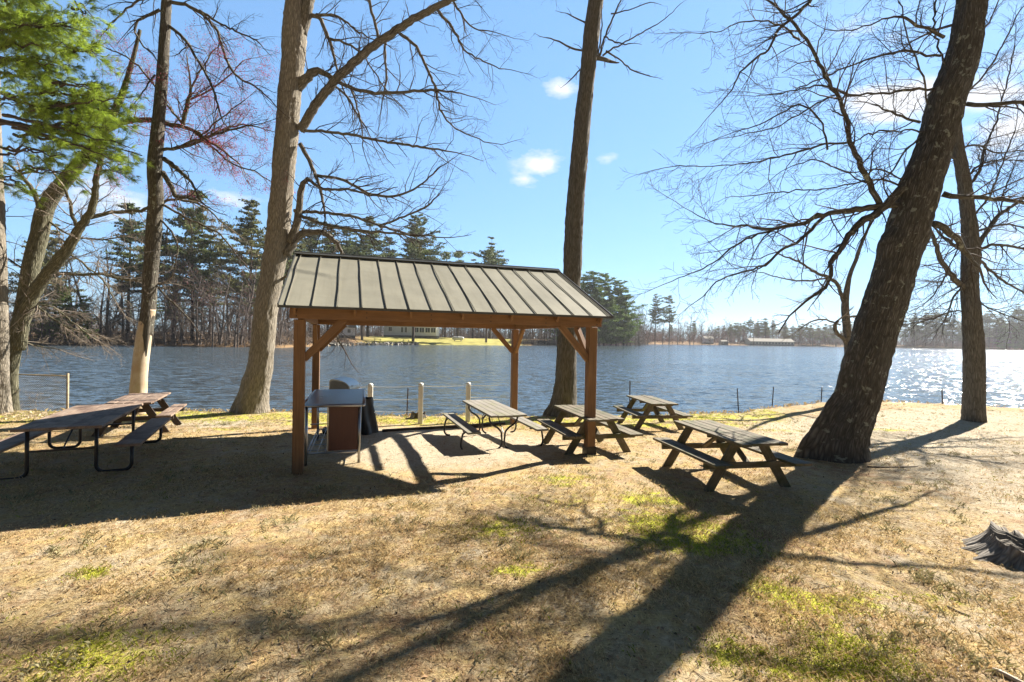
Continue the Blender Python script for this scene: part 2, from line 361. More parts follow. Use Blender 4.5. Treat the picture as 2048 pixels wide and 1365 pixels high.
# ------------------------------------------------------------------ terrain
SH = np.array([(-60, 12), (-30, 14), (-15.8, 14.9), (-7.2, 15.1), (-4.2, 15.2), (1.2, 15.9), (6.5, 16.8), (8.4, 17.6), (11.6, 19.6), (17, 20.1), (20, 18.5), (26, 17.6), (60, 15)], float)
WZ = -0.62
_T = [(-3.5, 60), (-1.66, 72), (-1.05, 88), (-.47, 94), (-.39, 112), (-.33, 126), (-.18, 150), (-.02, 165), (.08, 185), (.17, 235), (.23, 240), (.28, 300), (.44, 350), (.69, 400), (1.05, 420), (1.6, 380), (3.5, 300)]
def shore_near(x): return np.interp(x, SH[:, 0], SH[:, 1]) + (vnoise(x * .9, x * 0, 3) - .5) * .5 + (vnoise(x * 3.1, x * 0, 5) - .5) * .25
def shore_far(tt): return np.interp(tt, [a for a, _ in _T], [b for _, b in _T])
def ground_z(x, y):
    x = np.asarray(x, float); y = np.asarray(y, float)
    ns = shore_near(x); d = ns - y                                   # >0 on the near land
    z = -0.16 * np.clip((y - 9.0) / 4, 0, 1) - .05 * np.clip((y - 13) / 4, 0, 1)
    z = z + np.where(x > 7, .10 * np.clip((x - 7) / 3, 0, 1) * np.clip((y - 14) / 4, 0, 1), 0)
    z = z + (fbm(x * .35, y * .35, 3, 11) - .5) * .10 + (fbm(x * 2.2, y * 2.2, 3, 21) - .5) * .035 * np.clip((30 - np.abs(y)) / 10, 0, 1)
    bank = np.clip((d + .15) / .9, 0, 1); bank = bank * bank * (3 - 2 * bank)
    low = -1.6
    z = low + (z - low) * bank
    yy = np.maximum(y, 1.0); tt = np.clip(x / yy, -3.5, 3.5); fd = shore_far(tt)
    e = (y - fd) + (fbm(x * .06, y * .06, 3, 31) - .5) * 4
    zf = -.45 + 1.9 * np.clip(e / 32, 0, 1) + (fbm(x * .05, y * .05, 3, 41) - .5) * .8 * np.clip(e / 10, 0, 1)
    k = np.clip((e + 1.5) / 2.0, 0, 1)
    zf = low + (zf - low) * k
    return np.where(y > 40, np.where(y > fd - 12, zf, low), z)
def gz(x, y): return float(ground_z(np.array([x]), np.array([y]))[0])
def at(px, py, Y):
    d = pxdir(px, py); s_ = Y / d.y; return Vector((d.x * s_, Y, CAM_H + d.z * s_))
def on_ground(px, py):
    d = pxdir(px, py); z = 0.0
    for _ in range(12):
        s_ = (z - CAM_H) / d.z; z = .5 * z + .5 * gz(d.x * s_, d.y * s_)
    s_ = (z - CAM_H) / d.z; return Vector((d.x * s_, d.y * s_, z))
def axis(lo, hi, c0, c1, step, grow=1.07):
    a = list(np.arange(c0, c1 + 1e-6, step)); s_ = step; v = c1
    while v < hi: s_ *= grow; v += s_; a.append(v)
    s_ = step; v = c0; pre = []
    while v > lo: s_ *= grow; v -= s_; pre.append(v)
    return np.array(pre[::-1] + a)
xs = axis(-1500, 1500, -13, 14, .10, 1.045); ys = axis(-120, 1500, 1.5, 20, .09, 1.035)
gx, gy = np.meshgrid(xs, ys); gzv = ground_z(gx.ravel(), gy.ravel())
nx, ny = len(xs), len(ys)
i = np.arange(ny - 1)[:, None]; j = np.arange(nx - 1)[None]
FQ = np.stack([i * nx + j, i * nx + j + 1, (i + 1) * nx + j + 1, (i + 1) * nx + j], -1).reshape(-1, 4)
PX, PY = gx.ravel(), gy.ravel()
def blob(pts):
    t_ = np.zeros_like(PX)
    for (cx, cy, rx, ry, a) in pts:
        t_ = np.maximum(t_, a * np.clip(1.25 - np.sqrt(((PX - cx) / rx) ** 2 + ((PY - cy) / ry) ** 2), 0, 1))
    return t_
def gp(px, py): q = on_ground(px, py); return q.x, q.y
moss_spots = []
for (px, py, rx, ry, a) in ((1340, 1050, .75, .5, 1), (1400, 1085, .7, .3, 1), (1290, 1000, .6, .35, .8), (1690, 1290, .35, .25, 1), (1640, 1210, .35, .2, .9), (1560, 1190, .3, .3, .9), (1720, 1200, .3, .2, .7),
                            (1040, 1140, .25, .12, .9), (185, 1146, .2, .12, 1), (1000, 1060, .5, .3, .6), (1130, 960, .6, .4, .6), (1600, 1340, .3, .15, .9), (1480, 1310, .3, .2, .7), (1700, 1330, .4, .2, .9), (1900, 1210, .3, .2, .5), (170, 1310, .45, .35, .8), (1150, 1000, .8, .3, .5), (1300, 852, .9, .5, .8), (1420, 850, 1.2, .5, .8), (1560, 862, .7, .3, .6), (650, 850, 1.5, .5, .7), (460, 860, .8, .3, .5), (1780, 860, .8, .3, .6)):
    cx, cy = gp(px, py); moss_spots.append((cx, cy, rx * 1.3, ry * 1.35, min(1, a * 1.1)))
moss = blob(moss_spots)
strip = np.clip(1 - np.abs(shore_near(PX) - 1.6 - PY) / 2.2, 0, 1) * (PX < 9) * (PX > -14)
green = np.maximum(moss, strip * .75)
pav = blob([(-1.6, 10.2, 3.2, 2.6, 1.2), (-7.5, 12.3, 2.5, 1.2, .8)])
sandr = np.clip((PX - 4.5) / 3, 0, 1) * np.clip((PY - 2) / 4, 0, 1) * .8 + np.clip((PX - 9) / 4, 0, 1) * .4
sandr *= 1 - np.clip((PY - shore_near(PX) + 3.2) / 1.2, 0, 1) * .8
sandr = np.maximum(sandr, np.clip(pav, 0, 1)) * (PY < 40)
farl = (PY > 40) * 1.0
fdl = np.clip(PX / np.maximum(PY, 1), -3.5, 3.5)
lawn = farl * np.clip(1 - np.abs(fdl + .14) / .22, 0, 1) * (PY < 215)
gr_col = {'green': green * (PY < 40) + lawn * 1.2, 'sand': sandr, 'far': farl, 'wet': np.clip((-.30 - gzv) / .18, 0, 1) * (PY < 40)}
m_, t, b, o = mat('lawn_soil'); tcn = t.nodes.new('ShaderNodeTexCoord'); P_ = tcn.outputs['Object']
big = noise(t, P_, .55, 5, .6, .4); mid = noise(t, P_, 3.2, 6, .65, .5); fine = noise(t, P_, 26, 8, .72, .3); vf = noise(t, P_, 120, 4, .7)
strand = noise(t, mapping(t, P_, (60, 14, 30)), 1, 4, .6, 1.0)
strand2 = noise(t, mapping(t, P_, (14, 60, 30)), 1, 4, .6, 1.0)
st = mth(t, 'MAXIMUM', strand, strand2)
soil = ramp(t, fine, [(.28, (.20, .145, .085)), (.5, (.42, .33, .20)), (.7, (.57, .465, .30))])
straw = ramp(t, st, [(.35, (.20, .135, .06)), (.52, (.44, .32, .14)), (.7, (.62, .48, .24))])
sand = ramp(t, fine, [(.3, (.27, .22, .155)), (.5, (.45, .38, .27)), (.7, (.58, .50, .37))])
brown = ramp(t, st, [(.35, (.15, .085, .045)), (.6, (.38, .23, .125))])
grn = ramp(t, st, [(.3, (.22, .24, .02)), (.5, (.44, .45, .035)), (.7, (.60, .58, .09))])
c = mixc(t, ramp(t, mid, [(.42, (0, 0, 0)), (.58, (1, 1, 1))]), soil, straw)
c = mixc(t, mth(t, 'MULTIPLY', ramp(t, mth(t, 'ADD', mth(t, 'MULTIPLY', big, .5), mth(t, 'MULTIPLY', noise(t, P_, 6, 5, .7), .5)), [(.50, (0, 0, 0)), (.60, (1, 1, 1))]), .85), c, brown)
c = mixc(t, mth(t, 'MULTIPLY', ramp(t, noise(t, P_, 1.4, 6, .68, .6), [(.54, (0, 0, 0)), (.64, (1, 1, 1))]), .75), c, sand)
sa = mth(t, 'ADD', attr(t, 'sand').outputs['Fac'], mth(t, 'MULTIPLY', mth(t, 'SUBTRACT', mid, .5), 1.6))
c = mixc(t, ramp(t, sa, [(.4, (0, 0, 0)), (.7, (1, 1, 1))]), c, sand)
ga = mth(t, 'ADD', attr(t, 'green').outputs['Fac'], mth(t, 'MULTIPLY', mth(t, 'SUBTRACT', noise(t, P_, 5, 6, .7, .5), .5), 2.6))
c = mixc(t, mth(t, 'MULTIPLY', ramp(t, ga, [(.5, (0, 0, 0)), (.85, (1, 1, 1))]), .9), c, grn)
blot = ramp(t, noise(t, P_, 9, 7, .75, .8), [(.52, (0, 0, 0)), (.66, (1, 1, 1))]); c = mixc(t, mth(t, 'MULTIPLY', blot, .45), c, (.17, .115, .065))
spk = ramp(t, noise(t, P_, 40, 2, .5), [(.66, (0, 0, 0)), (.71, (1, 1, 1))]); c = mixc(t, mth(t, 'MULTIPLY', spk, .7), c, (.07, .045, .03))
farc = ramp(t, noise(t, P_, .12, 6, .7), [(.35, (.10, .06, .035)), (.6, (.26, .17, .09))])
farg = ramp(t, noise(t, P_, .3, 5, .7), [(.35, (.20, .19, .05)), (.6, (.42, .38, .12))])
farc = mixc(t, ramp(t, attr(t, 'green').outputs['Fac'], [(.2, (0, 0, 0)), (.5, (1, 1, 1))]), farc, farg)
c = mixc(t, attr(t, 'far').outputs['Fac'], c, farc)
c = mixc(t, attr(t, 'wet').outputs['Fac'], c, (.07, .055, .04))
t.links.new(c, b.inputs['Base Color']); b.inputs['Roughness'].default_value = .95; b.inputs['Specular IOR Level'].default_value = .1
hh = mth(t, 'ADD', mth(t, 'ADD', mth(t, 'MULTIPLY', fine, 1.0), mth(t, 'MULTIPLY', st, .6)), mth(t, 'MULTIPLY', vf, .25))
bump(t, b, hh, .75, .028); M['ground'] = m_
go = mesh_obj('ground', np.stack([PX, PY, gzv], 1), FQ, M['ground'], smooth=True, col=gr_col); tag(go, kind='structure')
# water
m_, t, b, o = mat('pond_water'); tcn = t.nodes.new('ShaderNodeTexCoord'); P_ = tcn.outputs['Object']
mr = node(t, 'ShaderNodeMapping'); mr.inputs['Rotation'].default_value = (0, 0, R(-7)); mr.inputs['Scale'].default_value = (.5, 1.0, 1); t.links.new(P_, mr.inputs[0])
def slope(vec, scale, detail, rough, amp_):
    n = t.nodes.new('ShaderNodeTexNoise'); n.inputs['Scale'].default_value = scale; n.inputs['Detail'].default_value = detail; n.inputs['Roughness'].default_value = rough; n.inputs['Distortion'].default_value = .4; t.links.new(vec, n.inputs['Vector'])
    v1 = t.nodes.new('ShaderNodeVectorMath'); v1.operation = 'SUBTRACT'; t.links.new(n.outputs['Color'], v1.inputs[0]); v1.inputs[1].default_value = (.5, .5, .5)
    v2 = t.nodes.new('ShaderNodeVectorMath'); v2.operation = 'MULTIPLY'; t.links.new(v1.outputs[0], v2.inputs[0]); v2.inputs[1].default_value = (amp_ * 1.15, amp_ * 1.02, 0); return v2.outputs[0]
def vadd(a, b_): n = t.nodes.new('ShaderNodeVectorMath'); n.operation = 'ADD'; t.links.new(a, n.inputs[0]); t.links.new(b_, n.inputs[1]) if not isinstance(b_, tuple) else setattr(n.inputs[1], 'default_value', b_); return n.outputs[0]
gust = noise(t, mapping(t, P_, (.5, 1, 1)), .10, 4, .6)
sl = vadd(slope(mr.outputs[0], 2.3, 2, .5, 1.6), slope(mr.outputs[0], 7.5, 3, .65, 1.5))
gs = t.nodes.new('ShaderNodeVectorMath'); gs.operation = 'SCALE'; t.links.new(sl, gs.inputs[0]); t.links.new(ramp(t, gust, [(.32, (.55, .55, .55)), (.62, (1.15, 1.15, 1.15))]), gs.inputs['Scale'])
nn_ = t.nodes.new('ShaderNodeVectorMath'); nn_.operation = 'NORMALIZE'; t.links.new(vadd(gs.outputs[0], (0, 0, 1)), nn_.inputs[0]); t.links.new(nn_.outputs[0], b.inputs['Normal'])
b.inputs['Base Color'].default_value = (.055, .074, .090, 1); b.inputs['Roughness'].default_value = .13; b.inputs['IOR'].default_value = 1.333; M['water'] = m_
wx = np.array([-2600, 2600.]); wmb = MB()
G = np.array([[(-1500, 10.0, WZ), (1500, 10.0, WZ)], [(-1500, 1500, WZ), (1500, 1500, WZ)]], float)
wmb.grid(G); wa = wmb.build('water', M['water']); tag(wa, kind='structure')
# ------------------------------------------------------------------ branches
class Twigs:
    """polylines of equal point count, built as thin tubes in one mesh"""
    def __init__(s): s.b = {}
    def add(s, P, r, sides): s.b.setdefault((len(P), sides), []).append((P, r))
    def build(s, name, mat_, parent):
        V = []; F = []; Gc = []; n = 0
        for (k, sides), L in s.b.items():
            P = np.array([a for a, _ in L]); r = np.array([c for _, c in L])
            T = np.gradient(P, axis=1); T /= np.linalg.norm(T, axis=-1, keepdims=True) + 1e-12
            m0 = T.mean(1); u0, _ = ax_frame(m0); U = u0[:, None] - T * np.sum(u0[:, None] * T, -1, keepdims=True); U /= np.linalg.norm(U, axis=-1, keepdims=True) + 1e-9
            W = np.cross(T, U); a = np.linspace(0, 2 * np.pi, sides, endpoint=False)
            ring = P[:, :, None] + (U[:, :, None] * np.cos(a)[:, None] + W[:, :, None] * np.sin(a)[:, None]) * r[:, :, None, None]
            m = len(L); V.append(ring.reshape(-1, 3))
            ln = np.concatenate([np.zeros((m, 1)), np.cumsum(np.linalg.norm(np.diff(P, axis=1), axis=-1), 1)], 1)
            rr = r.mean(1)[:, None, None]
            Gc.append(np.stack([np.broadcast_to(ln[:, :, None], (m, k, sides)) + rng.uniform(0, 50, (m, 1, 1)), np.broadcast_to(np.cos(a) * rr, (m, k, sides)), np.broadcast_to(np.sin(a) * rr, (m, k, sides))], -1).reshape(-1, 3))
            q = np.arange(m)[:, None, None] * k * sides; ii = np.arange(k - 1)[None, :, None]; jj = np.arange(sides)[None, None]; j2 = (jj + 1) % sides
            F.append((np.stack([q + ii * sides + jj, q + ii * sides + j2, q + (ii + 1) * sides + j2, q + (ii + 1) * sides + jj], -1) + n).reshape(-1, 4)); n += m * k * sides
        return mesh_obj(name, np.concatenate(V), np.concatenate(F), mat_, parent, gco=np.concatenate(Gc), smooth=True)
def unit(v): return v / (np.linalg.norm(v) + 1e-12)
def poly(p, d, L, n, wob, grav, rg):
    P = [p]; d = unit(d); st_ = L / (n - 1)
    for _ in range(n - 1):
        d = unit(d + rg.normal(0, wob, 3) + np.array([0, 0, grav])); P.append(P[-1] + d * st_)
    return np.array(P)
def grow(T, p, d, L, r, lev, rg, dens=1.0, grav=.0, wob=.13, tips=None, minr=.0022, spread=.75, npts=(9, 7, 6, 5, 4)):
    """recursive bare branch"""
    n = npts[min(4 - lev, 4)] if lev <= 4 else 9
    P = poly(p, d, L, n, wob, grav, rg); rr = np.linspace(r, max(minr, r * .3), n)
    T.add(P, rr, 6 if r > .02 else (4 if r > .007 else 3))
    if lev <= 0:
        if tips is not None: tips.append((P[-1], P[-1] - P[-2])); tips.append((P[n // 2], P[-1] - P[-2]))
        return
    k = max(2, int(dens * (3.2 + 2.2 * L) if lev > 1 else dens * (3.0 + 3.0 * L)))
    k = min(k, 14)
    for i_ in range(k):
        f = .15 + .85 * (i_ + rg.random()) / k; q = f * (n - 1); a = int(min(q, n - 2)); s_ = q - a
        pp = P[a] * (1 - s_) + P[a + 1] * s_; dd = unit(P[a + 1] - P[a])
        side = unit(np.cross(dd, rg.normal(0, 1, 3))); sp = spread * rg.uniform(.6, 1.3)
        nd = unit(dd * math.cos(sp) + side * math.sin(sp))
        ll = L * rg.uniform(.32, .62) * (1.15 - .55 * f)
        if ll < .06: continue
        grow(T, pp, nd, ll, max(minr, (r * (1 - .65 * f)) * rg.uniform(.35, .6)), lev - 1, rg, dens, grav, wob, tips, minr, spread, npts)
def spline(pts, n):
    """Catmull-Rom resample of (k,m) rows to n rows"""
    P = np.asarray(pts, float); k = len(P)
    d = np.concatenate([[0], np.cumsum(np.linalg.norm(np.diff(P[:, :3], axis=0), axis=1))]); s_ = np.linspace(0, d[-1], n); out = np.zeros((n, P.shape[1]))
    T = np.gradient(P, d, axis=0)
    for i_, q in enumerate(s_):
        a = min(max(np.searchsorted(d, q) - 1, 0), k - 2); h = d[a + 1] - d[a]; x = (q - d[a]) / h
        out[i_] = (2 * x**3 - 3 * x**2 + 1) * P[a] + (x**3 - 2 * x**2 + x) * h * T[a] + (-2 * x**3 + 3 * x**2) * P[a + 1] + (x**3 - x**2) * h * T[a + 1]
    return out
def px_path(rows, Y):
    """rows (px,py,width_px[,Y]) -> world xyz r"""
    out = []
    for rw in rows:
        y = rw[3] if len(rw) > 3 else Y; p = at(rw[0], rw[1], y); ox_ = (rw[0] - 1024) / F_PX; out.append((p.x, p.y, p.z, rw[2] * .485 / F_PX * y / math.sqrt(1 + ox_ * ox_)))
    return out
def trunk_mesh(name, path, mat_, parent, sides=40, seg=.07, furrow=.012, flare=0.0, roots=(), seed=0, base=None, knots=()):
    """path rows xyz r ; roots: (angle, length, strength)"""
    P = np.array(path, float); L = np.linalg.norm(np.diff(P[:, :3], axis=0), axis=1).sum(); n = max(6, min(int(L / seg), 260))
    S = spline(P, n); C_ = S[:, :3]; r = np.maximum(S[:, 3], .004)
    T = np.gradient(C_, axis=0); T /= np.linalg.norm(T, axis=1, keepdims=True)
    u = np.array([1., 0, 0]); us = []
    for i_ in range(n): u = u - T[i_] * np.dot(u, T[i_]); u = unit(u); us.append(u)
    U = np.array(us); W = np.cross(T, U); a = np.linspace(0, 2 * np.pi, sides, endpoint=False)
    ln = np.concatenate([[0], np.cumsum(np.linalg.norm(np.diff(C_, axis=0), axis=1))])
    A, LN = np.meshgrid(a, ln)
    # furrows: periodic in angle, stretched along the trunk
    per = max(6, int(round(2 * np.pi * r.max() / .045)))
    def pn(freq, vs2, sd_):
        x = A / (2 * np.pi) * freq; ix = np.floor(x); fx = x - ix; fx = fx * fx * (3 - 2 * fx)
        y = LN * vs2; iy = np.floor(y); fy = y - iy; fy = fy * fy * (3 - 2 * fy)
        i0 = (ix % freq).astype(np.int64); i1 = ((ix + 1) % freq).astype(np.int64); iy = iy.astype(np.int64)
        return (_hash(i0, iy, sd_) * (1 - fx) + _hash(i1, iy, sd_) * fx) * (1 - fy) + (_hash(i0, iy + 1, sd_) * (1 - fx) + _hash(i1, iy + 1, sd_) * fx) * fy
    big_ = (pn(5, 1.1, seed) - .5) * .12 + (pn(9, 3.0, seed + 5) - .5) * .06
    fur = (np.abs(pn(per, 4.5, seed + 9) - .5) * 2 + np.abs(pn(per * 2, 9, seed + 12) - .5)) * furrow
    rad = r[:, None] * (1 + big_) + fur - furrow * .6
    for (kl, ka, kr, kh) in knots:
        rad += kh * np.exp(-((LN - kl) / kr) ** 2 - ((np.angle(np.exp(1j * (A - ka)))) * r[:, None] / kr) ** 2)
    for (ra, rl, rs, rw) in roots:
        da = np.angle(np.exp(1j * (A - ra))); rad += rs * np.exp(-(da / rw) ** 2) * np.exp(-LN / rl)
    ring = C_[:, None] + (U[:, None] * np.cos(A)[..., None] + W[:, None] * np.sin(A)[..., None]) * rad[..., None]
    rg_ = .8 * float(r[:max(2, n // 2)].mean()) / .8; g = np.stack([LN + seed * 3.7, np.cos(A) * rg_, np.sin(A) * rg_], -1)
    i_ = np.arange(n - 1)[:, None]; j_ = np.arange(sides)[None]; j2 = (j_ + 1) % sides
    Fq = np.stack([i_ * sides + j_, i_ * sides + j2, (i_ + 1) * sides + j2, (i_ + 1) * sides + j_], -1).reshape(-1, 4)
    cap = np.arange(sides) + (n - 1) * sides
    return mesh_obj(name, ring.reshape(-1, 3), [Fq, cap[None]], mat_, parent, gco=g.reshape(-1, 3), smooth=True)
def limb_set(root, limbs, Y, mat_, T, tips, seed, dens=1.0, lev=2, twl=.55, grav=-.01, side_jit=.35, kmul=1.0):
    """guided limbs by pixel path; each limb a part, twigs grown into T"""
    rg = np.random.default_rng(seed)
    for rows in limbs:
        dY = rg.uniform(-1, 1) * side_jit * 2.2; n = len(rows)
        rr = [(a[0], a[1], a[2], (a[3] if len(a) > 3 else Y + dY * (q / max(1, n - 1)) )) for q, a in enumerate(rows)]
        path = px_path(rr, Y); P = np.array(path); L = np.linalg.norm(np.diff(P[:, :3], axis=0), axis=1).sum()
        k = max(5, int(L / .12)); S = spline(P, k); S[1:, :3] += rg.normal(0, .012, (k - 1, 3)) * min(1, L); S[:, 3] = np.maximum(S[:, 3], .004)
        mb = MB(); mb.tube(S[:, :3], S[:, 3], 10 if S[0, 3] > .03 else 6); mb.build('limb', mat_, root, smooth=True)
        kk = int(L * 5.2 * kmul * dens) + 2
        for q in range(kk):
            f = .08 + .92 * (q + rg.random()) / kk; a = min(int(f * (k - 1)), k - 2); pp = S[a, :3]; dd = unit(S[a + 1, :3] - S[a, :3])
            side = unit(np.cross(dd, rg.normal(0, 1, 3))); sp = rg.uniform(.5, 1.1); nd = unit(dd * math.cos(sp) + side * math.sin(sp))
            grow(T, pp, nd, twl * rg.uniform(.5, 1.5), max(.003, min(.018, S[a, 3] * .5)), lev, rg, dens, grav, .17, tips)
        grow(T, S[-1, :3], S[-1, :3] - S[-2, :3], twl * 1.3, max(.004, S[-1, 3] * .9), lev, rg, dens, grav, .12, tips)
def crown(root, base_pts, T, tips, seed, lev=3, dens=.8, Lr=(1.5, 3.5), grav=.01):
    """free branches for the part of a crown above the frame; base_pts rows (xyz r)"""
    rg = np.random.default_rng(seed); P = np.array(base_pts, float)
    for p in P:
        az = rg.uniform(0, 2 * np.pi); el = rg.uniform(.1, .9); d = np.array([math.cos(az) * math.cos(el), math.sin(az) * math.cos(el), math.sin(el)])
        grow(T, p[:3], d, rg.uniform(*Lr), max(.02, p[3] * .45), lev, rg, dens, grav, .14, tips)
def specks(name, tips, mat_, parent, size, per, seed, jitter=.03):
    rg = np.random.default_rng(seed); P = np.repeat(np.array([a for a, _ in tips]), per, 0); m = len(P)
    P = P + rg.normal(0, jitter, (m, 3)); a = unit3(rg.normal(0, 1, (m, 3))); b_ = unit3(np.cross(a, rg.normal(0, 1, (m, 3))))
    s_ = size * rg.uniform(.5, 1.4, (m, 1)); V = np.stack([P - a * s_, P + b_ * s_ * .6, P + a * s_, P - b_ * s_ * .6], 1).reshape(-1, 3)
    return mesh_obj(name, V, np.arange(m * 4).reshape(-1, 4), mat_, parent, col={'v': np.repeat(rg.random(m), 4)})
def unit3(v): return v / (np.linalg.norm(v, axis=-1, keepdims=True) + 1e-12)
def tree_root(name, path, label, cat='tree', group=None):
    e = empty(name, (0, 0, 0)); tag(e, label, cat, group); return e
def sink(path, dz=.25):
    p = path[0]; q = path[1]; path[0] = (p[0], p[1], min(p[2], gz(p[0], p[1])) - dz, p[3]); return path
def make_tree(name, label, rows, Y, bk, limbs, seed, sunk=True, sides=44, furrow=.012, roots=(), twig='twig', lev=2, dens=1.0, twl=.55, crown_from=None, ncrown=0, crownL=(1.5, 3.5), knots=(), lbk=None, kmul=1.0, crown_dens=.7):
    path = px_path(rows, Y); path = sink(path) if sunk else path; root = tree_root(name, path, label)
    trunk_mesh('trunk', path, M[bk], root, sides, .06, furrow, roots=roots, seed=seed, knots=knots)
    T = Twigs(); tips = []
    limb_set(root, limbs, Y, M[lbk or bk], T, tips, seed + 100, dens, lev, twl, kmul=kmul)
    if ncrown:
        S = spline(np.array(path), 200); zs = S[:, 2]; sel = np.where(zs > crown_from)[0]; rg = np.random.default_rng(seed + 7)
        crown(root, S[np.sort(rg.choice(sel, ncrown))], T, tips, seed + 200, 3, crown_dens, crownL)
    T.build('crown', M[twig], root)
    rebase(root, (path[0][0], path[0][1], gz(path[0][0], path[0][1])))
    return root, tips, T
def add_specks(root, name, tips, mat_, size, per, seed, jitter=.03):
    o = specks(name, tips, mat_, root, size, per, seed, jitter); o.location = -root.location; return o
M['redtwig'] = plain('reddish_twigs', (.17, .10, .085), .9, 0, .3, .3, 0, .1)
M['tuft'] = leafmat('tuft_grass', (.42, .38, .22), .4, .35)
M['litter'] = leafmat('grass_litter', (.52, .38, .22), .25, .45)
M['drift'] = leafmat('drifted_leaves', (.50, .40, .27), .3, .4)
M['bits'] = leafmat('bark_bits', (.07, .045, .03), .0, .5)
M['creamwall'] = plain('cream_siding', (.55, .54, .44), .7, 0, .06, 1.0)
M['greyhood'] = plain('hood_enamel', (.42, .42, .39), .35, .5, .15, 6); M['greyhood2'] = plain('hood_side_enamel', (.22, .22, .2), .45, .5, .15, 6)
M['stump'] = bark('stump_wood', (.05, .044, .037), (.22, .195, .165), (.46, .42, .37), 7, 22, .03)
M['stumpbw'] = bark('charred_wood', (.02, .018, .016), (.10, .09, .08), (.6, .57, .5), 1.5, 12, .02)
# ------------------------------------------------------------------ pavilion
PV = dict(yaw=.327, x0=-3.376, y0=7.54, L=5.27, W=4.61, Hb=2.42, Ht=2.60, He=2.615, Hr=3.77, ox=.195, oy=.21)
pav_o = empty('picnic_shelter', (PV['x0'], PV['y0'], 0), PV['yaw'])
tag(pav_o, 'open timber picnic shelter with tan standing seam metal roof on four brown posts', 'shelter')
def shelter():
    L, W, Hb, Ht = PV['L'], PV['W'], PV['Hb'], PV['Ht']; t_ = .165
    cy_, sy_ = math.cos(PV['yaw']), math.sin(PV['yaw'])
    for a, b_ in ((0, 0), (L - t_, 0), (L - t_, W - t_), (0, W - t_)):
        wxp = PV['x0'] + (a + t_ / 2) * cy_ - (b_ + t_ / 2) * sy_; wyp = PV['y0'] + (a + t_ / 2) * sy_ + (b_ + t_ / 2) * cy_; zb = gz(wxp, wyp)
        mb = MB(); mb.box((a + t_ / 2, b_ + t_ / 2, (Hb + zb - .1) / 2), (t_, t_, Hb - zb + .1)); p = mb.build('post', M['stain'], pav_o)
        mb = MB(); h_ = .09
        mb.box((a + t_ / 2, b_ - .012, zb + .07), (t_ + .03, .012, .16)); mb.box((a + t_ / 2, b_ + t_ + .012, zb + .07), (t_ + .03, .012, .16))
        mb.box((a - .012, b_ + t_ / 2, zb + .068), (.012, t_ + .02, .15)); mb.box((a + t_ + .012, b_ + t_ / 2, zb + .068), (.012, t_ + .02, .15))
        if a > 1 and b_ < 1: mb.build('post_bracket', M['dark'], pav_o)
    # long beams (doubled) front and back, end beams
    for b_, nm in ((0, 'front'), (W, 'back')):
        mb = MB(); s_ = -1 if b_ == 0 else 1; yb = b_ + s_ * .022
        mb.box((L / 2, yb, (Hb + .01 + Ht) / 2), (L + .12, .038, Ht - Hb - .01)); y2 = b_ - s_ * .09
        mb.box((L / 2, y2, Hb + .10), (L - .02, .10, .16)); mb.build('long_beam', M['stain'], pav_o)
        for k in range(6):
            xx = .04 + k * (L - .08) / 5
            for zz in (Hb + .05, Ht - .05): mb = MB(); mb.tube([(xx, yb + s_ * .018, zz), (xx, yb + s_ * .027, zz)], .010, 8); mb.build('bolt_head', M['dark'], pav_o)
    for a in (0, L):
        s_ = -1 if a == 0 else 1; mb = MB(); mb.box((a - s_ * .08, W / 2, Hb + .09), (.09, W - .38, .17)); mb.build('end_beam', M['stain'], pav_o)
    # knee braces
    def brace(p, q_): mb = MB(); mb.bar(p, q_, .085, .115, (0, 0, 1)); mb.build('knee_brace', M['stain'], pav_o)
    d = .62
    for b_ in (t_ / 2, W - t_ / 2):
        brace((t_ - .02, b_ , Hb - d), (t_ + d - .05, b_, Hb + .02)); brace((L - t_ + .02, b_, Hb - d), (L - t_ - d + .05, b_, Hb + .02))
    for a in (t_ / 2, L - t_ / 2):
        brace((a, t_ - .02, Hb - d), (a, t_ + d - .05, Hb + .02)); brace((a, W - t_ + .02, Hb - d), (a, W - t_ - d + .05, Hb + .02))
    # rafters + ridge board
    He, Hr, ox, oy = PV['He'], PV['Hr'], PV['ox'], PV['oy']; mid = W / 2
    for k in range(7):
        a = .02 + k * (L - .04) / 6; mb = MB()
        for s_ in (-1, 1):
            e0 = (a, mid + s_ * (mid + oy - .04), He - .075); e1 = (a, mid + s_ * .03, Hr - .09); mb.bar(e0, e1, .04, .12)
        mb.box((a, mid, He + .46), (.036, 2.0, .11))
        mb.build('rafter', M['stain'], pav_o)
    mb = MB(); mb.box((L / 2, mid, Hr - .10), (L - .05, .036, .17)); mb.build('ridge_board', M['stain'], pav_o)
    mb = MB()                                                                # boards under the metal
    nb = 9
    for s_ in (-1, 1):
        for k in range(nb):
            f0 = (k + .04) / nb; f1 = (k + .96) / nb
            p0 = np.array([0, mid + s_ * ((mid + oy - .02) * (1 - f0) + .02 * f0), He + (Hr - He) * f0 - .028]); p1 = np.array([0, mid + s_ * ((mid + oy - .02) * (1 - f1) + .02 * f1), He + (Hr - He) * f1 - .028])
            c_ = (p0 + p1) / 2; c_[0] = L / 2; d_ = (p1 - p0); l_ = np.linalg.norm(d_); d_ /= l_; u_ = np.cross([1, 0, 0], d_)
            mb.box(c_, (L + 2 * ox - .05, l_, .018), np.stack([[1, 0, 0], d_, u_], 1))
    mb.build('roof_decking', M['stain'], pav_o)
    rg = np.random.default_rng(3)
    x0, x1 = -ox, L + ox; seams = np.linspace(x0 + .10, x1 - .06, 16)
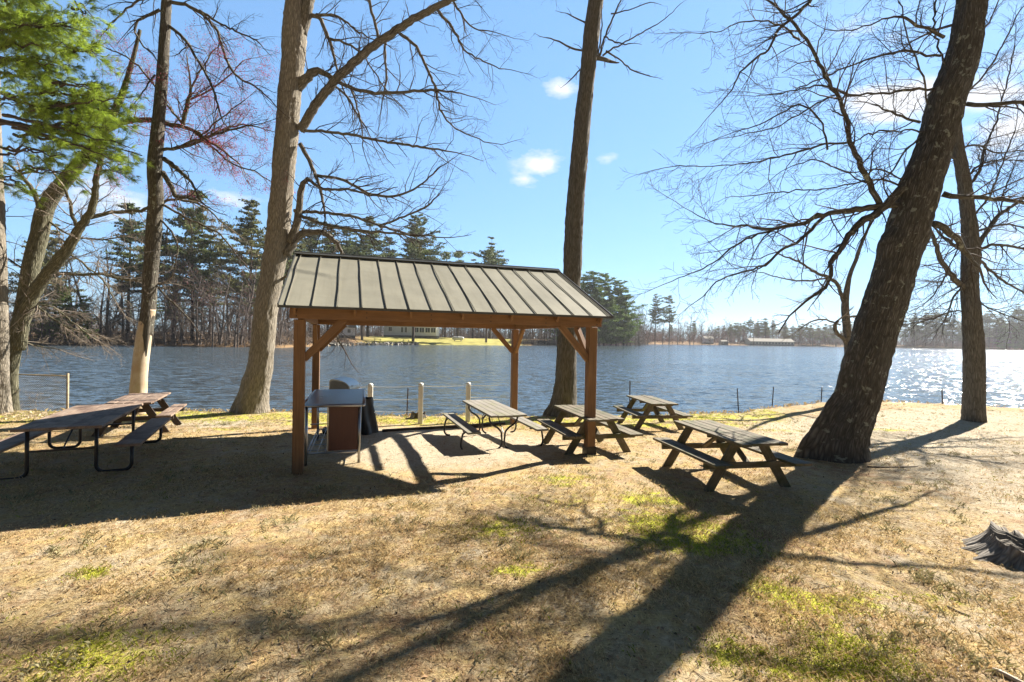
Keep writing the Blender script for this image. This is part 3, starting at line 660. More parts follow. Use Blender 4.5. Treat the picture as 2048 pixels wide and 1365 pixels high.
    for s_ in (-1, 1):
        y_e = mid + s_ * (mid + oy); nu, nv = 90, 22
        U_, V_ = np.meshgrid(np.linspace(0, 1, nu), np.linspace(0, 1, nv), indexing='ij')
        X = x0 + (x1 - x0) * U_; Y = y_e + (mid - y_e) * V_; Z = He + (Hr - He) * V_ + (vnoise(X * 1.7, V_ * 3 + s_ * 9, 4) - .5) * .014 + (vnoise(X * 5, V_ * 7, 8) - .5) * .004
        mb = MB(); g = np.stack([X, Y, Z], -1); mb.grid(g if s_ < 0 else g[::-1])
        g2 = g.copy(); g2[..., 2] -= .012; mb.grid(g2[::-1] if s_ < 0 else g2)
        nrm = np.array([0, s_ * (Hr - He), abs(mid - y_e)]); nrm /= np.linalg.norm(nrm)
        pan = mb.build('roof_panel', M['roof'], pav_o, smooth=True)
        for k, xx in enumerate(seams):
            mb = MB(); nn = 12; bend = (rg.random() < .3) * rg.uniform(-.03, .03); pos = rg.uniform(.3, .8)
            pts = [np.array([xx + bend * math.exp(-((v - pos) / .12) ** 2), y_e + (mid - y_e) * v, He + (Hr - He) * v]) + nrm * .014 for v in np.linspace(0, 1, nn)]
            mb.prism_path(pts, .009, .017, nrm); mb.build('standing_seam', M['seam'], pav_o)
        mb = MB(); mb.box(((x0 + x1) / 2, y_e - -s_ * .006, He - .012), (x1 - x0 + .01, .012, .04)); mb.build('drip_edge', M['roofdark'], pav_o)
    for xx in (x0 - .004, x1 + .004):
        mb = MB()
        for s_ in (-1, 1):
            mb.bar((xx, mid + s_ * (mid + oy), He + .0), (xx, mid, Hr + .0), .022, .055)
        mb.build('gable_trim', M['roofdark'], pav_o)
    mb = MB()
    for s_ in (-1, 1): mb.bar((x0 - .01, mid + s_ * .055, Hr + .020), (x1 + .01, mid + s_ * .055, Hr + .020), .12, .012, (0, s_ * .42, .9))
    mb.tube([(x0 - .01, mid, Hr + .045), (x1 + .01, mid, Hr + .045)], .018, 8); mb.build('ridge_cap', M['roofdark'], pav_o)
shelter()
# ------------------------------------------------------------------ picnic tables
def aframe(name, label, cx, cy, ang, m_top, m_leg, L=1.83, W=.74, Ht=.75, Hs=.45, seatoff=.62, boards=5, group='wooden A-frame picnic tables'):
    """ang: direction (radians) of the long axis in plan"""
    e = empty(name, (cx, cy, gz(cx, cy)), ang); tag(e, label, 'picnic table', group); rg = np.random.default_rng(int(abs(cx * 100)))
    bw = W / boards; mb = MB()
    for k in range(boards): tl = rg.normal(0, .006); mb.box((rg.uniform(-.015, .015), -W / 2 + bw * (k + .5), Ht - .019 + rg.uniform(-.004, .004)), (L, bw - rg.uniform(.008, .016), .038), [[1, -tl, tl * .5], [tl, 1, 0], [-tl * .5, 0, 1]])
    mb.build('tabletop', M[m_top], e)
    for xx in (-L * .33, 0, L * .33): mb = MB(); mb.box((xx + .045, 0, Ht - .06), (.038, W - .08, .07)); mb.build('cleat', M[m_leg], e)
    for s_ in (-1, 1):
        mb = MB()
        for k in range(2): mb.box((rg.uniform(-.01, .01), s_ * (seatoff + .07 * 0) + (k - .5) * .142, Hs - .019), (L, .134, .038))
        mb.build('seat', M[m_top], e)
    for xx in (-L * .33, L * .33):
        mb = MB(); mb.box((xx, 0, Hs - .085), (.038, 2 * seatoff + .26, .09)); mb.build('seat_support', M[m_leg], e)
        for s_ in (-1, 1):
            mb = MB(); mb.bar((xx - .04, s_ * .62, -.03), (xx - .04, s_ * .22, Ht - .04), .038, .14, (1, 0, 0)) if False else None
            lx = xx - .04; P = np.array([lx, s_ * .66, -.04]); Q = np.array([lx, s_ * .20, Ht - .042]); d = Q - P; l_ = np.linalg.norm(d); d = d / l_; v = np.cross([1, 0, 0], d)
            mb.box((P + Q) / 2, (l_, .138, .038), np.stack([d, v, np.cross(d, v)], 1)); mb.build('leg', M[m_leg], e)
    for s_ in (-1, 1):
        mb = MB(); mb.bar((s_ * L * .30, 0, Hs - .08), (s_ * .06, 0, Ht - .045), .085, .036); mb.build('diagonal_brace', M[m_leg], e)
    return e
def dirang(x, y): return math.atan2(y, x)
aframe('picnic_table', 'mossy grey A-frame picnic table beside the big leaning tree', 3.46, 7.87, dirang(.17, -.98), 'oldwood', 'oldwood', 1.95)
aframe('picnic_table', 'grey A-frame picnic table partly behind the right front post of the shelter', 1.55, 9.98, dirang(.25, -.96), 'oldwood', 'oldwood', 1.93)
aframe('picnic_table', 'small looking grey A-frame picnic table farthest off by the water edge', 3.83, 13.35, dirang(.12, -.99), 'oldwood', 'oldwood', 1.83)
aframe('picnic_table', 'pale brown topped A-frame picnic table at the far end of the tube framed one', -8.55, 11.25, dirang(-.42, .90), 'redwood', 'darkwood', 1.95, .84)
def tube_table():
    L, W, Ht, Hs = 2.6, 1.04, .77, .46
    e = empty('picnic_table', (-7.2, 8.3, gz(-7.2, 8.4)), dirang(-.44, .90)); tag(e, 'long brown plank picnic table on bent black steel tubes with benches, nearest on the left', 'picnic table')
    mb = MB(); n = 5; bw = W / n
    for k in range(n): mb.box((rng.uniform(-.01, .01), -W / 2 + bw * (k + .5), Ht - .02), (L, bw - .006, .04))
    mb.build('tabletop', M['redwood'], e)
    so_ = .82
    for s_ in (-1, 1):
        mb = MB(); mb.box((0, s_ * so_, Hs - .02), (L, .33, .042)); mb.build('bench_seat', M['redwood'], e)
    for xx in (-L / 2 + .2, L / 2 - .2):
        for s_ in (-1, 1):
            y0, y1, rr = s_ * .40, s_ * (so_ + .02), .11
            pts = [(xx, y0, Ht - .04), (xx, y0, .4), (xx, y0, rr + .02)]
            for a in np.linspace(0, np.pi / 2, 6)[1:]: pts.append((xx, y0 + s_ * rr * (1 - math.cos(a)), .02 + rr * (1 - math.sin(a))))
            pts.append((xx, (y0 + y1) / 2, .02))
            for a in np.linspace(0, np.pi / 2, 6): pts.append((xx, y1 - s_ * rr * (1 - math.sin(a)), .02 + rr * (1 - math.cos(a))))
            pts.append((xx, y1, Hs - .04))
            mb = MB(); mb.tube(pts, .026, 12); o = mb.build('tube_leg', M['dark'], e, smooth=True)
        mb = MB(); mb.bar((xx, -W / 2 + .04, Ht - .055), (xx, W / 2 - .04, Ht - .055), .04, .03); mb.bar((xx, -.40, .40), (xx, .40, .40), .03, .03); mb.build('cross_bar', M['dark'], e)
        mb = MB()
        s2 = 1 if xx < 0 else -1
        mb.tube([(xx, 0, .40), (xx + s2 * .55, 0, Ht - .05)], .012, 8); mb.build('strut', M['dark'], e)
tube_table()
def y_table():
    L, W, Ht, Hs = 2.44, .76, .75, .45
    e = empty('picnic_table', (-.42, 10.72, gz(-.4, 10.7)), dirang(-.33, .94)); tag(e, 'grey plank picnic table with Y shaped black steel legs under the shelter', 'picnic table')
    mb = MB(); n = 5; bw = W / n
    for k in range(n): mb.box((0, -W / 2 + bw * (k + .5), Ht - .02), (L - (.06 if k in (0, n - 1) else 0), bw - .008, .04))
    mb.build('tabletop', M['oldwood_grey'], e)
    for s_ in (-1, 1):
        mb = MB()
        for k in range(2): mb.box((0, s_ * .71 + (k - .5) * .135, Hs - .02), (L, .127, .04))
        mb.build('bench_seat', M['oldwood_grey'], e)
    for xx in (-.83, .83):
        for s_ in (-1, 1):
            pts = [(xx, s_ * .30, Ht - .045), (xx, s_ * .30, Ht - .13), (xx, s_ * .27, Ht - .20), (xx, s_ * .10, Ht - .33), (xx, s_ * .045, Ht - .40), (xx, s_ * .035, Ht - .48), (xx, s_ * .035, .10), (xx, s_ * .06, .05), (xx, s_ * .13, .0)]
            S = spline(np.array(pts), 26); mb = MB(); mb.tube(S, .020, 10); mb.build('table_leg', M['dark'], e, smooth=True)
            pts = [(xx, s_ * .60, Hs - .05), (xx, s_ * .76, Hs - .055), (xx, s_ * .84, Hs - .10), (xx, s_ * .86, Hs - .18), (xx, s_ * .86, .06), (xx, s_ * .83, .02), (xx, s_ * .74, .0)]
            if xx > 0 or True: S = spline(np.array(pts), 24); mb = MB(); mb.tube(S, .020, 10); mb.build('bench_leg', M['dark'], e, smooth=True)
        mb = MB(); mb.bar((xx, -W / 2 + .03, Ht - .055), (xx, W / 2 - .03, Ht - .055), .04, .028)
        for s_ in (-1, 1): mb.bar((xx, s_ * .58, Hs - .052), (xx, s_ * .84, Hs - .052), .04, .026)
        mb.build('cross_bar', M['dark'], e)
        mb = MB(); s2 = -1 if xx > 0 else 1; mb.tube([(xx, 0, .33), (xx + s2 * .5, 0, Ht - .05)], .010, 8); mb.build('strut', M['dark'], e)
y_table()
# ------------------------------------------------------------------ serving counter, grill
def counter():
    ang = dirang(-.29, .957); cxy = np.array([-3.30, 9.25]); e = empty('serving_counter', (cxy[0], cxy[1], gz(*cxy)), ang)
    tag(e, 'stainless steel topped serving counter with brown side panel and wire shelf under the shelter', 'counter')
    L, W, H = 2.35, .98, 1.02
    mb = MB(); mb.box((0, 0, H - .004), (L - .05, W - .05, .012)); mb.build('countertop', M['worn_steel'], e)
    mb = MB()
    for s_ in (-1, 1):
        mb.tube([(-L / 2 + .03, s_ * (W / 2), H - .02), (L / 2 - .03, s_ * W / 2, H - .02)], .024, 12); mb.tube([(s_ * L / 2, -W / 2 + .03, H - .02), (s_ * L / 2, W / 2 - .03, H - .02)], .024, 12)
        for s2 in (-1, 1):
            a = np.linspace(0, np.pi / 2, 6); mb.tube([(s_ * (L / 2 - .03 + .03 * math.sin(q)), s2 * (W / 2 - .03 + .03 * math.cos(q)), H - .02) for q in a], .024, 12)
    mb.build('edge_rail', M['steel'], e, smooth=True)
    for xx in (-L / 2 + .08, L / 2 - .08):
        for s_ in (-1, 1):
            mb = MB(); mb.tube([(xx, s_ * (W / 2 - .07), -.06), (xx, s_ * (W / 2 - .07), H - .03)], .024, 14); mb.build('leg', M['steel'], e, smooth=True)
    mb = MB(); zz = .20
    for s_ in (-1, 1):
        mb.tube([(-L / 2 + .08, s_ * (W / 2 - .07), zz), (L / 2 - .08, s_ * (W / 2 - .07), zz)], .012, 8); mb.tube([(s_ * (L / 2 - .08), -W / 2 + .07, zz), (s_ * (L / 2 - .08), W / 2 - .07, zz)], .014, 8)
    for k in range(7): yy = -W / 2 + .12 + k * (W - .24) / 6; mb.tube([(-L / 2 + .08, yy, zz + .01), (L / 2 - .08, yy, zz + .01)], .006, 6)
    for k in range(5): xx = -L / 2 + .3 + k * (L - .6) / 4; mb.tube([(xx, -W / 2 + .07, zz + .004), (xx, W / 2 - .07, zz + .004)], .007, 6)
    for xx in (-L / 2 + .7, L / 2 - .1): mb.tube([(xx, -W / 2 + .07, .58), (xx, W / 2 - .07, .58)], .010, 8)
    mb.build('wire_shelf', M['steel'], e, smooth=True)
    mb = MB(); mb.box((-L / 2 + .09, -.175, .60), (.018, .50, .74)); mb.build('side_panel', M['panel'], e)
    mb = MB(); mb.box((-L / 2 + .085, .088, .60), (.026, .02, .76)); mb.build('panel_trim', M['steel'], e)
counter()
def grill():
    e = empty('gas_grill', (-3.88, 11.35, gz(-3.6, 11.3)), 0.0); tag(e, 'gas grill with rounded grey hood and black cart behind the serving counter', 'grill')
    prof = [(x_ * .74, z_ * .9) for x_, z_ in [(-.30, 0), (-.30, .26), (-.24, .30)] + [(-.24 + .56 * math.sin(a), .30 - .0 - .22 * (1 - math.cos(a))) for a in np.linspace(.15, 1.35, 9)] + [(.33, .06), (.31, 0)]]
    mb = MB(); mb.prism([(x_, z_) for x_, z_ in prof], (0, .36, .98), (0, -.36, .98)); h_ = mb.build('hood', M['greyhood'], e)
    for s_ in (-1,):
        mb = MB(); mb.prism([(x_ * .88, z_ * .8 + .02) for x_, z_ in prof], (0, -.362, .98), (0, -.376, .98)); mb.build('hood_side', M['greyhood2'], e)
    mb = MB(); mb.tube([(.25, -.3, 1.10), (.29, -.28, 1.10), (.29, .28, 1.10), (.25, .3, 1.10)], .012, 8); mb.build('hood_handle', M['steel'], e)
    mb = MB(); mb.box((0, 0, .88), (.46, .70, .19)); mb.build('firebox', M['plasticblack'], e)
    mb = MB(); mb.box((.25, 0, .86), (.04, .70, .12)); mb.build('control_panel', M['steel'], e)
    for k in range(3): mb = MB(); mb.tube([(.27, -.2 + k * .2, .86), (.31, -.2 + k * .2, .86)], .026, 12); mb.build('knob', M['plasticblack'], e)
    for s_ in (-1, 1):
        mb = MB(); mb.box((-.02, s_ * .50, .95), (.46, .26, .025)); mb.build('side_shelf', M['steel'], e)
    for xx in (-.2, .2):
        for yy in (-.32, .32): mb = MB(); mb.bar((xx, yy, .02), (xx, yy, .80), .045, .045); mb.build('cart_leg', M['plasticblack'], e)
    mb = MB(); mb.box((0, 0, .14), (.56, .70, .03)); mb.build('cart_shelf', M['plasticblack'], e)
    # folded cover bunched at the right side
    m2 = MB(); n1, n2 = 26, 40; a = np.linspace(0, 2 * np.pi, n2); zz = np.linspace(0.0, .80, n1); A, Z = np.meshgrid(a, zz)
    rr = .11 + .07 * (1 - Z / .8) + .035 * np.sin(A * 5 + Z * 4) * (1 - Z * .5) + .03 * vnoise(A * 2.4, Z * 6, 5)
    m2.grid(np.stack([.52 + rr * np.cos(A) * (1 + .3 * (1 - Z)), -.05 + rr * np.sin(A) * 1.8, Z], -1)); m2.build('cover', M['plasticblack'], e, smooth=True)
    for yy in (-.32, .32):
        mb = MB(); mb.tube([(-.30, yy - .02, .08), (-.30, yy + .02, .08)], .08, 16); mb.build('wheel', M['plasticblack'], e)
grill()
def propane(x, y, z, parent=None, s=1.0):
    e = empty('propane_tank', (x, y, z)); tag(e, 'small white upright propane tank seen through the counter shelf', 'gas tank'); R_ = .155 * s
    prof = [(.02, .0), (.11, .0), (.11, .03), (.135, .06), (R_, .11), (R_, .30), (.14, .36), (.09, .41), (.03, .43)]
    mb = MB(); S = spline(np.array([(a, b_, 0) for a, b_ in prof]), 30); a = np.linspace(0, 2 * np.pi, 25)
    mb.grid(np.stack([S[:, 0][:, None] * np.cos(a), S[:, 0][:, None] * np.sin(a), np.broadcast_to(S[:, 1][:, None], (30, 25))], -1)[:, ::-1]); mb.build('tank_body', M['tank'], e, smooth=True)
    mb = MB(); a = np.linspace(.5, 5.8, 20); mb.grid(np.stack([np.stack([.10 * np.cos(a), .10 * np.sin(a), np.full(20, z_)], -1) for z_ in (.38, .50)])); mb.build('collar', M['tank'], e, smooth=True)
    mb = MB(); mb.tube([(0, 0, .42), (0, 0, .49)], .02, 10); mb.tube([(0, 0, .47), (.05, 0, .47)], .012, 8); mb.build('valve', M['galv'], e)
propane(-3.83, 10.85, gz(-3.8, 10.8))
# ------------------------------------------------------------------ white rail fence by the water, posts and wires
def white_post(px, pyt, pyb, label, Y=None):
    q = on_ground(px, pyb) if Y is None else Vector((at(px, 800, Y).x, Y, gz(at(px, 800, Y).x, Y))); top = at(px, pyt, q.y).z
    e = empty('fence_post', (q.x, q.y, q.z), .2); tag(e, label, 'fence post', 'white fence posts by the water'); h = top - q.z; w_ = .125
    mb = MB(); mb.box((0, 0, (h - .06) / 2 - .05), (w_, w_, h + .04)); mb.build('shaft', M['whitepost'], e)
    mb = MB(); a = np.linspace(0, 2 * np.pi, 17); prof = [(.066, 0), (.070, .012), (.06, .035), (.035, .055), (.002, .062)]
    mb.grid(np.array([[(r_ * math.cos(t_) * 1.05, r_ * math.sin(t_) * 1.05, h - .045 + z_) for t_ in a[::-1]] for r_, z_ in prof])); mb.build('post_cap', M['whitepost'], e, smooth=True)
    return q, h
pA = white_post(740.5, 768, 0, 'white square fence post just right of the grill', 12.75)
pB = white_post(840.5, 767, 848, 'white square fence post in front of the small stump')
pC = white_post(935.5, 766, 843, 'white square fence post behind the Y legged table', )
def wire_between(name, label, p, q_, sag=.02, r=.006, m_='whitepost', cat='wire', group=None):
    P = np.array(p, float); Q = np.array(q_, float); t_ = np.linspace(0, 1, 14)[:, None]; pts = P * (1 - t_) + Q * t_; pts[:, 2] -= (4 * t_ * (1 - t_))[:, 0] * sag
    mb = MB(); mb.tube(pts, r, 6); o = mb.build(name, M[m_], None, smooth=True); tag(o, label, cat, group); return o
for k, f in enumerate((.93, .62, .33)):
    nm = ('top', 'middle', 'bottom')[k]
    a = pA[0] + Vector((0, 0, pA[1] * f)); b_ = pB[0] + Vector((0, 0, pB[1] * f)); c_ = pC[0] + Vector((0, 0, pC[1] * f))
    wire_between('fence_line', nm + ' white line strung from the grill side post to the middle white post', a, b_, .02 + .01 * k, cat='line', group='white fence lines')
    if k == 0: wire_between('fence_line', 'top white line strung from the middle white post to the right one', b_, c_, .02, cat='line', group='white fence lines')
    if k < 2:
        far_ = Vector((pC[0].x + 1.15, pC[0].y + .3, pC[0].z + pC[1] * f)); wire_between('fence_line', nm + ' white line running from the right white post to the back shelter post', c_, far_, .01, cat='line', group='white fence lines')
    lf = Vector((pA[0].x - 1.2, pA[0].y - .2, pA[0].z + pA[1] * f)); wire_between('fence_line', nm + ' white line running left from the grill side post behind the grill', a, lf, .02, cat='line', group='white fence lines')
def metal_post(pt, pb, Y, label):
    a = at(pt[0], pt[1], Y); b_ = at(pb[0], pb[1], Y); b_.z = min(b_.z, gz(b_.x, b_.y)) - .1
    d = (a - b_).normalized(); mb = MB(); mb.bar(b_, a, .035, .008); mb.bar(b_ + Vector((0, .016, 0)), a + Vector((0, .016, -.01)), .008, .03)
    for k in range(5): p = b_ + (a - b_) * (.35 + .13 * k); mb.box((p.x, p.y - .008, p.z), (.014, .008, .02))
    o = mb.build('fence_stake', M['rust'], None); tag(o, label, 'stake', 'rusty metal stakes along the shore')
metal_post((816, 777), (812, 832), 15.0, 'rusty metal stake left of the middle white fence post')
metal_post((1260, 762), (1260, 815), 16.2, 'rusty metal stake behind the farthest A-frame table')
metal_post((1474.5, 777), (1482, 818), 17.3, 'rusty metal stake leaning left on the bank')
metal_post((1547, 774), (1541.5, 808), 18.8, 'rusty metal stake leaning right on the bank')
metal_post((1644, 775), (1640, 802), 20.1, 'rusty metal stake just left of the big leaning trunk')
metal_post((1884, 778), (1886, 812), 19.2, 'rusty metal stake left of the right hand tree by the glittering water')
# timber edging behind the shelter
P0 = on_ground(765, 864); P1 = on_ground(1010, 849)
mb = MB(); mb.bar((P0.x, P0.y, P0.z + .01), (P1.x, P1.y, P1.z + .01), .07, .09); tag(mb.build('edging_timber', M['darkwood']), 'low dark timber edging along the back of the sandy shelter floor', 'edging')
# chain link fence
def chainlink():
    q = Vector((at(135, 818, 14.6).x, 14.6, 0)); q.z = gz(q.x, q.y) - .02; h = at(135, 749, 14.6).z - q.z
    e = empty('chain_link_fence', q, 0); tag(e, 'rusty chain link fence panel with end post by the water on the left', 'fence')
    end = Vector((at(-260, 745, 15.6).x - q.x, 1.0, 0)); Lf = end.length; d = end.normalized()
    for k, f in enumerate((0, .48, 1.0)):
        mb = MB(); b_ = end * f; mb.tube([(b_.x, b_.y, -.3), (b_.x, b_.y, h + (.03 if k == 0 else 0))], .032 if k == 0 else .026, 12); mb.build('post', M['rustpipe'], e, smooth=True)
    mb = MB(); mb.tube([(0, 0, h - .05), tuple(end * .5 + Vector((0, 0, h - .06))), tuple(end + Vector((0, 0, h - .02)))], .02, 10); mb.build('top_rail', M['rustpipe'], e, smooth=True)
    T = Twigs(); s_ = .062; n = int(Lf / s_); rows = int((h - .08) / s_)
    for k in range(-rows, n + 1):
        for sg in (1, -1):
            u0 = k * s_ if sg > 0 else (k + rows) * s_; pts = []
            lo = 0; pts = [(u0 + sg * m2 * s_, m2 * s_ + .03) for m2 in range(rows + 1)]; pts = [(u, z_) for u, z_ in pts if 0 <= u <= Lf]
            if len(pts) < 2: continue
            A = Vector((d.x * pts[0][0], d.y * pts[0][0], pts[0][1])); B = Vector((d.x * pts[-1][0], d.y * pts[-1][0], pts[-1][1]))
            T.add(np.array([A, B]), np.array([.0026, .0026]), 3)
    T.build('wire_mesh', M['galv'], e)
M['rustpipe'] = plain('rusted_pipe', (.30, .24, .15), .7, .3, .35, 20)
chainlink()
# ------------------------------------------------------------------ stumps
def stump(name, label, x, y, r, h, seed, roots, m_='bark_grey', broken=.4, fl=.54, fp=2.2):
    z0 = gz(x, y); e = empty(name, (x, y, z0)); tag(e, label, 'stump'); n1, n2 = 26, 96; rg = np.random.default_rng(seed)
    a = np.linspace(0, 2 * np.pi, n2, endpoint=False); v = np.linspace(0, 1, n1); A, V_ = np.meshgrid(a, v)
    rr = r * (1 + fl * (1 - V_) ** fp); rad = rr + r * .30 * (fbm(np.cos(A) * 3 + 9, np.sin(A) * 3 + V_ * 1.2, 4, seed) - .5) * (1.2 - V_ * .5)
    for (ra, rl, rw) in roots: da = np.angle(np.exp(1j * (A - ra))); rad += rl * np.exp(-(da / rw) ** 2) * (1 - V_) ** 2.6
    top = h * (1 + broken * (vnoise(a * 1.9, a * 0, seed) - .5) * 2 + broken * .6 * (vnoise(a * 6.1, a * 0, seed + 1) - .5)); Z = -.12 + (top + .12) * V_ ** 1.25
    co_ = np.cos(A); si_ = np.sin(A); ring = np.stack([rad * co_, rad * si_, Z + (fbm(A * 6, V_ * 4, 3, seed) - .5) * .04], -1)
    inner = []
    for f in (.82, .6, .3, .02): inner.append(np.stack([rad[-1] * f * np.cos(a), rad[-1] * f * np.sin(a), top * (.55 + .25 * f) + (fbm(a * 3 * 1., a * 0 + f * 5, 3, seed + 4) - .5) * .10], -1))
    allr = np.concatenate([ring, np.array(inner)]); m3 = len(allr); j_ = np.arange(n2)[None]; i_ = np.arange(m3 - 1)[:, None]; j2 = (j_ + 1) % n2
    Fq = np.stack([i_ * n2 + j_, i_ * n2 + j2, (i_ + 1) * n2 + j2, (i_ + 1) * n2 + j_], -1).reshape(-1, 4)
    g = np.stack([allr[..., 2], np.broadcast_to(np.cos(a) * r, allr.shape[:2]), np.broadcast_to(np.sin(a) * r, allr.shape[:2])], -1).reshape(-1, 3)
    mesh_obj('stump_body', allr.reshape(-1, 3), Fq, M[m_], e, gco=g, smooth=True)
    return e
e = stump('tree_stump', 'large weathered grey stump with spreading roots at the right edge', 5.48, 5.08, .33, .17, 5, ((3.2, .85, .10), (3.75, .75, .08), (2.7, .6, .09), (4.4, .6, .09), (5.2, .5, .12), (.6, .4, .2)), 'stump', .8, 1.5, 1.6)
q = on_ground(836, 836); stump('tree_stump', 'small black and white decayed stump behind the middle white post', q.x, q.y, .20, .12, 9, ((.3, .16, .2), (3, .2, .2), (4.4, .1, .15), (5.3, .12, .15)), 'stumpbw', .9)
# ------------------------------------------------------------------ near trees (pixel rows: x, y, width)
pi = math.pi
make_tree('forked_tree', 'thick pale barked tree with a long diagonal limb left of the shelter',
    [(505, 838, 84), (507, 822, 72), (510, 800, 62), (514, 770, 55), (520, 740, 51), (530, 640, 50), (545, 540, 50), (558, 450, 48), (566, 350, 47), (575, 250, 47), (583, 150, 48), (589, 60, 50), (590, 0, 40), (588, -120, 36), (580, -320, 30), (590, -520, 20), (600, -720, 10)], 14.5, 'bark_light',
    [[(600, 262, 20), (625, 220, 20), (650, 185, 19), (720, 115, 18), (790, 62, 16), (850, 25, 14), (905, -3, 12), (960, -40, 10), (1010, -90, 7)],
     [(603, 70, 24), (612, 30, 26), (618, 0, 24), (640, -120, 20), (690, -300, 14), (730, -460, 7)],
     [(594, 180, 20), (610, 160, 20), (628, 145, 18), (640, 143, 14), (665, 158, 10), (690, 170, 8), (740, 185, 7), (800, 185, 6), (870, 181, 5), (920, 186, 3)],
     [(602, 262, 7), (650, 264, 6), (700, 270, 6), (760, 282, 5), (830, 292, 5), (900, 303, 3)],
     [(600, 288, 10), (620, 325, 9), (635, 360, 7), (645, 400, 6), (650, 430, 4)],
     [(628, 350, 6), (690, 362, 6), (740, 388, 6), (790, 392, 5), (830, 378, 4), (872, 345, 3)],
     [(572, 512, 22), (582, 492, 22), (600, 470, 18), (625, 465, 14), (650, 468, 12), (672, 485, 10), (685, 512, 6)],
     [(580, 485, 18), (592, 455, 17), (600, 410, 14), (604, 375, 13), (612, 358, 9), (640, 376, 6), (700, 380, 5), (745, 392, 4)],
     [(588, 422, 8), (640, 426, 7), (700, 432, 6), (760, 452, 5), (820, 468, 4), (870, 474, 3)],
     [(600, 430, 8), (650, 450, 7), (705, 460, 7), (770, 466, 5), (820, 470, 4)],
     [(760, 452, 5), (815, 430, 4), (855, 412, 4), (880, 385, 2)],
     [(612, 32, 10), (635, 32, 9), (650, 60, 8), (662, 92, 7), (672, 130, 5), (680, 160, 4)],
     [(633, 30, 7), (680, 35, 5), (705, 55, 4), (735, 75, 3)],
     [(660, 78, 6), (690, 85, 5), (720, 105, 4), (745, 140, 3), (765, 170, 3)],
     [(772, 76, 5), (770, 110, 5), (772, 160, 4), (765, 200, 3)],
     [(800, 68, 7), (830, 92, 6), (850, 130, 6), (872, 180, 5), (885, 230, 4), (905, 252, 3), (975, 286, 2)],
     [(872, 18, 6), (895, 45, 6), (912, 70, 5), (925, 95, 4), (960, 120, 3), (1008, 140, 2)],
     [(905, 0, 5), (920, 25, 4), (945, 55, 3), (985, 62, 2)],
     [(763, 90, 6), (750, 50, 6), (738, 0, 6), (730, -60, 5), (725, -130, 4)],
     [(560, 560, 7), (590, 548, 6), (620, 590, 5), (660, 640, 4), (680, 690, 3)],
     [(662, 165, 5), (690, 190, 5), (715, 230, 4), (735, 260, 3)], [(700, 172, 5), (712, 205, 4), (722, 250, 3), (726, 300, 2)]],
    11, True, 64, .030, roots=((pi, .95, .40, .32), (0.1, .25, .14, .5), (-pi / 2, .2, .12, .5)), twig='twig', lev=2, dens=.85, twl=.85, crown_from=13.0, ncrown=16, crownL=(2, 4.2), lbk='bark_grey')
r3, tips3, T3 = make_tree('bare_tree', 'slim dark trunked tree with bark peeled off its foot behind the left tables',
    [(291, 658, 33), (296, 620, 33), (300, 560, 33), (305, 500, 33), (308, 450, 33), (312, 400, 33), (310, 330, 32), (313, 290, 31), (319, 220, 28), (325, 140, 25), (330, 60, 23), (333, 0, 21), (340, -150, 16), (348, -320, 11), (352, -450, 6)], 13.9, 'bark_mid',
    [[(336, 3, 9), (375, 12, 8), (402, 28, 7), (428, 52, 7), (445, 95, 6), (458, 130, 6), (480, 158, 5), (508, 172, 4), (535, 195, 3)],
     [(400, 22, 7), (430, 42, 5), (470, 62, 4), (520, 84, 3)], [(338, 52, 8), (375, 85, 7), (392, 115, 6), (412, 148, 6), (428, 185, 5), (440, 222, 4)],
     [(325, 300, 8), (370, 290, 7), (410, 275, 6), (455, 262, 5), (505, 250, 3)], [(328, 318, 12), (350, 335, 11), (370, 352, 8), (392, 378, 5)], [(326, 345, 12), (340, 370, 12), (352, 392, 10), (375, 396, 6), (400, 402, 4)],
     [(320, 20, 8), (295, 32, 7), (278, 42, 6), (270, 60, 5), (285, 90, 4), (310, 112, 3)], [(320, -20, 8), (280, 0, 6), (240, 30, 4), (208, 62, 3)],
     [(310, 150, 5), (295, 170, 4), (280, 195, 3)], [(325, 410, 6), (380, 440, 5), (440, 470, 4), (480, 520, 3)], [(322, 440, 5), (352, 480, 4), (350, 540, 3)], [(300, 560, 4), (340, 600, 4), (380, 640, 3)]],
    23, False, 36, .010, twig='twig', lev=2, dens=.85, twl=.7, crown_from=12.3, ncrown=9, crownL=(1.5, 3))
jo = [c_ for c_ in kids[r3.name] if c_.name.startswith('trunk')][0]; jv = np.empty(len(jo.data.vertices) * 3, np.float32); jo.data.vertices.foreach_get('co', jv); jv = jv.reshape(-1, 3)
for q_ in range(108):
    an = 2 * pi * (q_ % 36) / 36; nz = vnoise(np.array([math.cos(an) * 2.5 + 5]), np.array([math.sin(an) * 2.5 + 3]), 3)[0] + .35 * vnoise(np.array([math.cos(an) * 8 + 5]), np.array([math.sin(an) * 8 + 3]), 4)[0]
    if q_ < 36: jv[q_, 2] -= .95 * nz ** 1.5 - .05; jv[q_, 0] -= .05 * nz
jo.data.vertices.foreach_set('co', jv.ravel()); jo.data.update()
pth = sink(px_path([(275, 806, 40), (277, 784, 37), (281, 730, 36), (286, 690, 35), (291, 655, 33), (297, 618, 31)], 13.9))
o = trunk_mesh('peeled_trunk', pth, M['barewood'], r3, 36, .05, .002, seed=4); o.location = -r3.location
